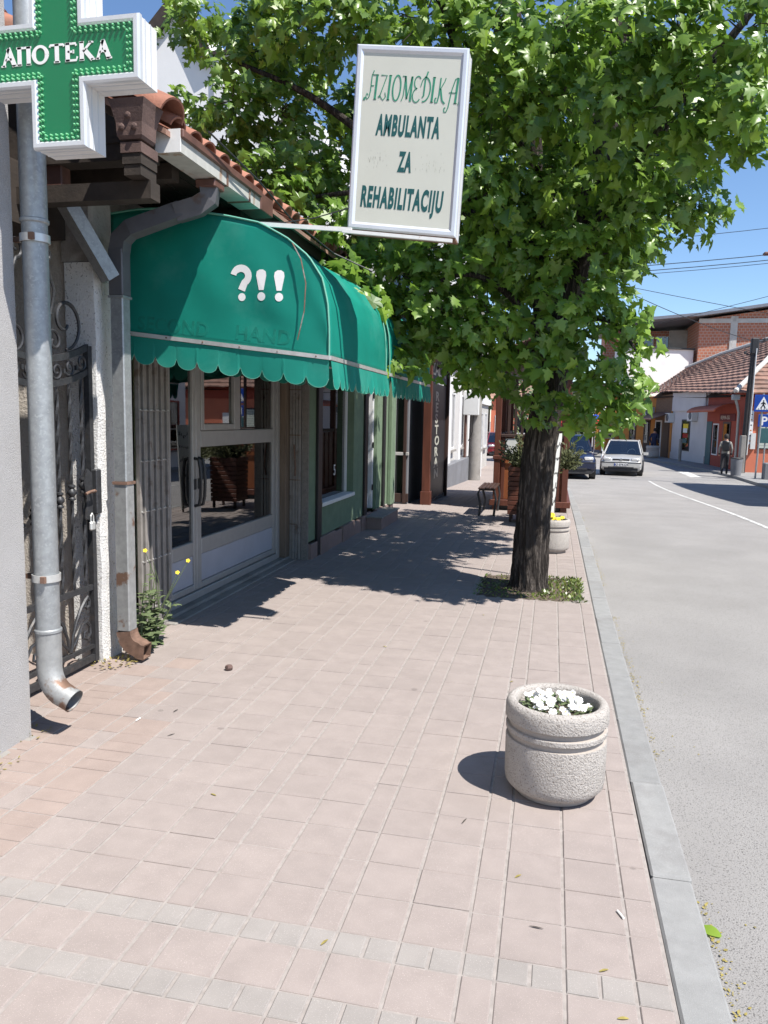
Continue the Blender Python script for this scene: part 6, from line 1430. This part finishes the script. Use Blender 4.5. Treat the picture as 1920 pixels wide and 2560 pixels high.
for x in (11.6, 16.2): MB().box(x, x+.45, 57.93, 58.0, 5.0, 9.0).build('concrete_column', M['wallgrey'], br)
MB().box(9.55, 22, 57.94, 58.0, 8.55, 8.85).build('concrete_beam', M['wallgrey'], br); MB().box(9.55, 22, 57.94, 58.0, 5.35, 5.7).build('concrete_beam', M['wallgrey'], br)
mb = MB(); mb.prism([(3.0, 8.45), (9.7, 9.0), (22, 10.75), (22, 10.95), (9.7, 9.2), (3.0, 8.65)], (0, 57.3, 0), (1, 0, 0), (0, 0, 1), (0, 11, 0)); mb.build('roof', M['sheetroof'], br)
for x in (5.9, 7.4): window(br, (x, 63.199, 7.1), (1, 0, 0), 1.3, 1.1, (0, -1, 0))
MB().box(8.3, 9.6, 62.9, 63.19, 6.9, 8.6).build('glazed_bay', M['wallgrey'], br)
plain_house('small_tiled_house', 'small house with red tiled roof beside the orange shop', 2.9, 4.55, 57.0, 59.2, 3.5, M['wallorange'], M['terra'], 1, .9)
# building on the right, outside the picture: it throws the long shade over the road
rbld = thing('corner_block', (9.0, 23, gz(23)), 'two storey rendered block beside the road on the right', 'building')
MB().box(8.35, 15, 17.9, 28.4, -.6, 6.0).build('wall', M['wallwhite'], rbld); MB().box(8.2, 15.1, 17.8, 28.5, 6.001, 6.25).build('cornice', M['wallgrey'], rbld)
for y in (18.6, 21.2, 23.8, 26.2):
    window(rbld, (8.349, y+1.2, 3.4), (0, -1, 0), 1.2, 1.5, (-1, 0, 0)); onb = window(rbld, (8.349, y+1.6, .2), (0, -1, 0), 1.6, 1.9, (-1, 0, 0), M['wallred'])
plain_house('pale_roadside_house', 'pale house across the road opposite the shop door', 8.4, 15, 6, 16.5, 4.2, M['wallwhite'], M['tileroof'], 2, 2.0, 'y')

# ================================================================== STREET FURNITURE FAR RIGHT
po = thing('utility_pole', (8.50, 36.6, Z0+.05), 'leaning black timber utility pole with cable clamps', 'pole')
pts = [(8.22, 36.6, -.62), (8.28, 36.6, 2.7), (8.36, 36.6, 5.3)]
MB().tube(pts, [.13, .12, .11], 12).build('shaft', M['polew'], po, True)
MB().cbox(8.06, 8.26, 36.35, 36.75, -.55, 1.15, .02).build('concrete_footing', M['concrete'], po)
MB().cbox(8.20, 8.52, 36.45, 36.75, 4.65, 5.35, .05).build('cable_head', M['wire'], po)
for x, z in ((8.0, 4.6), (8.75, 5.15), (9.0, 5.25)): MB().bar((8.36, 36.6, z), (x, 36.6, z+.08), .05, .05).build('insulator_arm', M['wire'], po); MB().cbox(x-.05, x+.05, 36.55, 36.65, z+.05, z+.2, .02).build('insulator', M['trimdark'], po)
MB().tube([(8.42, 36.45, 4.9), (8.40, 36.45, 2.6), (8.34, 36.45, .3)], .025, 6).build('conduit', M['acwhite'], po, True)
px_, py_ = 8.03, 33.1
ps = thing('crossing_sign', (px_, py_, -.5), 'blue pedestrian crossing sign on a grey pole', 'sign')
MB().tube([(px_-.08, py_, -.55), (px_, py_, 2.85)], .035, 10).build('pole', M['galv'], ps, True)
pn = MB().cbox(7.70, 8.36, py_-.06, py_-.04, 2.14, 2.80, .006).build('panel', M['blue'], ps)
MB().prism([(-.27, -.24), (.27, -.24), (0, .27)], (8.03, py_-.061, 2.46), (1, 0, 0), (0, 0, 1), (0, -.003, 0)).build('white_triangle', M['white'], pn)
fg = MB(); fy_ = py_-.0642
strokes(fg, [([(0, .06), (0, -.05)], 2.2), ([(0, -.04), (-.09, -.19)], 1.5), ([(0, -.04), (.08, -.19)], 1.5), ([(-.01, .04), (-.09, -.02)], 1.2), ([(.01, .04), (.09, -.03)], 1.2), ([(-.02, .10), (.02, .10)], 2.0)], (8.03, fy_, 2.46), (1, 0, 0), (0, 0, 1), .03, .002); 
for k in range(4): fg.box(7.85+k*.10, 7.89+k*.10, fy_-.002, fy_, 2.235, 2.262)
fg.build('walking_figure', M['black'], pn)
pk2 = MB().cbox(8.02, 8.62, py_+.5, py_+.52, 1.55, 2.05, .006)
pp = thing('parking_sign', (8.35, py_+.55, -.5), 'blue parking sign above a green notice on a pole', 'sign'); pk2.build('panel', M['blue'], pp)
MB().tube([(8.35, py_+.56, -.55), (8.35, py_+.56, 2.1)], .03, 8).build('pole', M['galv'], pp, True)
lettering('P', (8.12, py_+.497, 1.62), (1, 0, 0), (0, 0, 1), M['white'], pp, 'lettering', size=.48, bold=.01, ext=.002)
MB().cbox(8.05, 8.6, py_+.5, py_+.52, .9, 1.5, .006).build('green_notice', M['teal'], pp)
bi = thing('litter_bin', (7.55, 34.6, -.5), 'dark grey street litter bin at the kerb', 'bin')
MB().lathe([(.0001, 0), (.20, 0), (.24, .72), (.20, .74), (.0001, .70)], (7.55, 34.6, -.5), 18).build('drum', M['wallgreyd'], bi, True); MB().lathe([(.245, .70), (.26, .72), (.245, .75)], (7.55, 34.6, -.5), 18).build('rim', M['trimdark'], bi, True)
tag(MB().cbox(8.15, 8.75, 32.6, 33.0, -.52, .15, .03).build('grey_bin_box', M['wallgreyd']), 'dark grey utility box beside the crossing sign', 'box')
fpl = planter((5.95, 49.2, -.5), 1.9, 'pale concrete planter by the far shops beyond the silver car', 'n', 8)
tag(MB().tube([(7.0, 45.8, -.6), (7.0, 45.8, .75)], .09, 10).build('bollard', M['concrete'], None, True), 'grey concrete bollard before the far shops', 'bollard')
# street lamp head entering the picture at the right
la = thing('street_lamp', (9.3, 28, gz(28)), 'street lamp with flat head over the road', 'lamp')
MB().tube([(8.1, 29.2, -.5), (8.1, 29.2, 6.9), (7.9, 29.2, 7.25), (7.3, 29.2, 7.42)], [.09, .06, .05, .045], 10).build('pole', M['galv'], la, True); MB().cbox(6.72, 7.35, 29.08, 29.32, 7.36, 7.46, .03).build('lamp_head', M['brownsheet'], la)
# overhead wires
def wire(a, b, sag, label, r=.012):
    a = Vector(a); b = Vector(b); tag(MB().tube([a.lerp(b, k/14)-Vector((0, 0, sag*4*(k/14)*(1-k/14))) for k in range(15)], r, 4).build('overhead_wire', M['wire'], None, True), label, 'wire', 'overhead wires across the street')
WL = 'one of three close parallel black wires across the street'
wire((12.4, 30, 9.0), (-9, 31, 8.0), .35, 'single thin wire strung above the three close wires'); wire((12.4, 30.2, 8.1), (-9, 30.6, 7.1), .35, WL, .016); wire((12.4, 30.4, 7.95), (-9, 30.7, 7.0), .38, WL, .016); wire((12.4, 30.5, 7.85), (-9, 30.9, 6.85), .35, WL)
wire((11.5, 30, 7.3), (-6, 31, 3.2), .2, 'thin wire sloping down steeply towards the left side houses'); wire((11.0, 30, 4.8), (-6, 30.5, 8.6), .15, 'thin wire rising towards the left side houses'); wire((8.36, 36.6, 5.2), (-2.55, 26.0, 8.3), .4, 'wire from the black pole head to the concrete pole', .014)

# ================================================================== PEOPLE
def person(c, h, yaw, J, label, cloth, R_=None, extra=None):
    """one skinned body; J maps joints to (x, y, z) for a 1.75 m figure facing -Y"""
    t = thing('person', c, label, 'person')
    s = h/1.75; rot = Matrix.Rotation(yaw, 3, 'Z'); base = Vector(c)
    names = list(J); vs = [tuple(base+rot @ (Vector(J[k][:3])*s)) for k in names]
    E_ = [('pel', 'bel'), ('bel', 'che'), ('che', 'nek'), ('nek', 'hed'), ('hed', 'top'), ('che', 'shL'), ('shL', 'elL'), ('elL', 'haL'), ('haL', 'fiL'), ('che', 'shR'), ('shR', 'elR'), ('elR', 'haR'), ('haR', 'fiR'), ('pel', 'hiL'), ('hiL', 'knL'), ('knL', 'anL'), ('anL', 'toL'), ('pel', 'hiR'), ('hiR', 'knR'), ('knR', 'anR'), ('anR', 'toR')]
    me = bpy.data.meshes.new('body'); me.from_pydata(vs, [(names.index(a), names.index(b)) for a, b in E_], []); 
    for m_ in cloth: me.materials.append(m_)
    o = link('body', me, t); sk = o.modifiers.new('skin', 'SKIN'); sk.use_smooth_shade = True
    for i, k in enumerate(names):
        v = me.skin_vertices[0].data[i]; v.radius = (J[k][3]*s, J[k][4]*s if len(J[k]) > 4 else J[k][3]*s); v.use_root = (k == 'pel')
    sb = o.modifiers.new('smooth', 'SUBSURF'); sb.levels = 2; sb.render_levels = 2
    dg = bpy.context.evaluated_depsgraph_get(); m2 = bpy.data.meshes.new_from_object(o.evaluated_get(dg)); o.modifiers.clear(); o.data = m2
    inv = rot.transposed()
    for p in m2.polygons:
        q = (inv @ (p.center-base))/s
        hand = abs(q.x) > .20 and q.z < .86
        p.material_index = 2 if (q.z > 1.46 or (hand and q.z > .6)) else (1 if q.z < .93 else 0)
        if q.z < .07: p.material_index = 3
        p.use_smooth = True
    hd = J['hed']
    mb = MB(); hc = Vector(hd[:3])*s; 
    for i in range(1): mb.lathe([(.0001, .155), (.05, .148), (.088, .115), (.104, .06), (.104, .0), (.09, -.05)], (0, 0, 0), 14)
    mb.v = [tuple(base+rot @ (hc+Vector((v[0]*s*.95, v[1]*s*1.05+.018, v[2]*s+.02)))) for v in mb.v]; mb.build('hair', M['hair'], t, True)
    if extra: extra(t, base, rot, s)
    return t
J1 = dict(pel=(0, 0, .95, .15, .12), bel=(0, -.02, 1.10, .14, .11), che=(0, -.06, 1.32, .16, .12), nek=(0, -.09, 1.48, .06), hed=(0, -.12, 1.60, .09, .10), top=(0, -.12, 1.70, .07),
          shL=(-.19, -.06, 1.38, .065), elL=(-.25, -.02, 1.12, .05), haL=(-.24, -.14, .90, .038), fiL=(-.235, -.19, .80, .03), shR=(.19, -.06, 1.38, .065), elR=(.25, .0, 1.12, .05), haR=(.24, -.12, .90, .038), fiR=(.235, -.16, .80, .03),
          hiL=(-.09, 0, .88, .10), knL=(-.10, -.10, .50, .068), anL=(-.10, -.06, .09, .05), toL=(-.10, -.20, .035, .038), hiR=(.09, 0, .88, .10), knR=(.10, .02, .50, .068), anR=(.10, .16, .11, .05), toR=(.10, .05, .035, .038))
def backpack(t, base, rot, s):
    mb = MB(); mb.cbox(-.16, .16, .06, .24, 1.02, 1.48, .05); mb.v = [tuple(base+rot @ (Vector(v)*s)) for v in mb.v]
    tag(mb.build('backpack', M['black'], None, True), 'black backpack worn by the walking person in grey', 'backpack')
person((7.15, 34.9, -.5), 1.70, R(170), J1, 'person in dark trousers and grey jacket walking past the litter bin', [M['clothgrey'], M['clothdark'], M['skin'], M['black']], None, backpack)
J2 = dict(J1); J2.update(knR=(.10, -.01, .50, .068), anR=(.10, .03, .09, .05), toR=(.10, -.10, .035, .038), knL=(-.1, -.03, .5, .068), anL=(-.1, .0, .09, .05), toL=(-.1, -.14, .035, .038))
person((6.15, 50.6, -.5), 1.78, R(150), J2, 'person in dark navy clothes standing before the brown boarded shop', [M['clothblue'], M['clothblue'], M['skin'], M['black']])
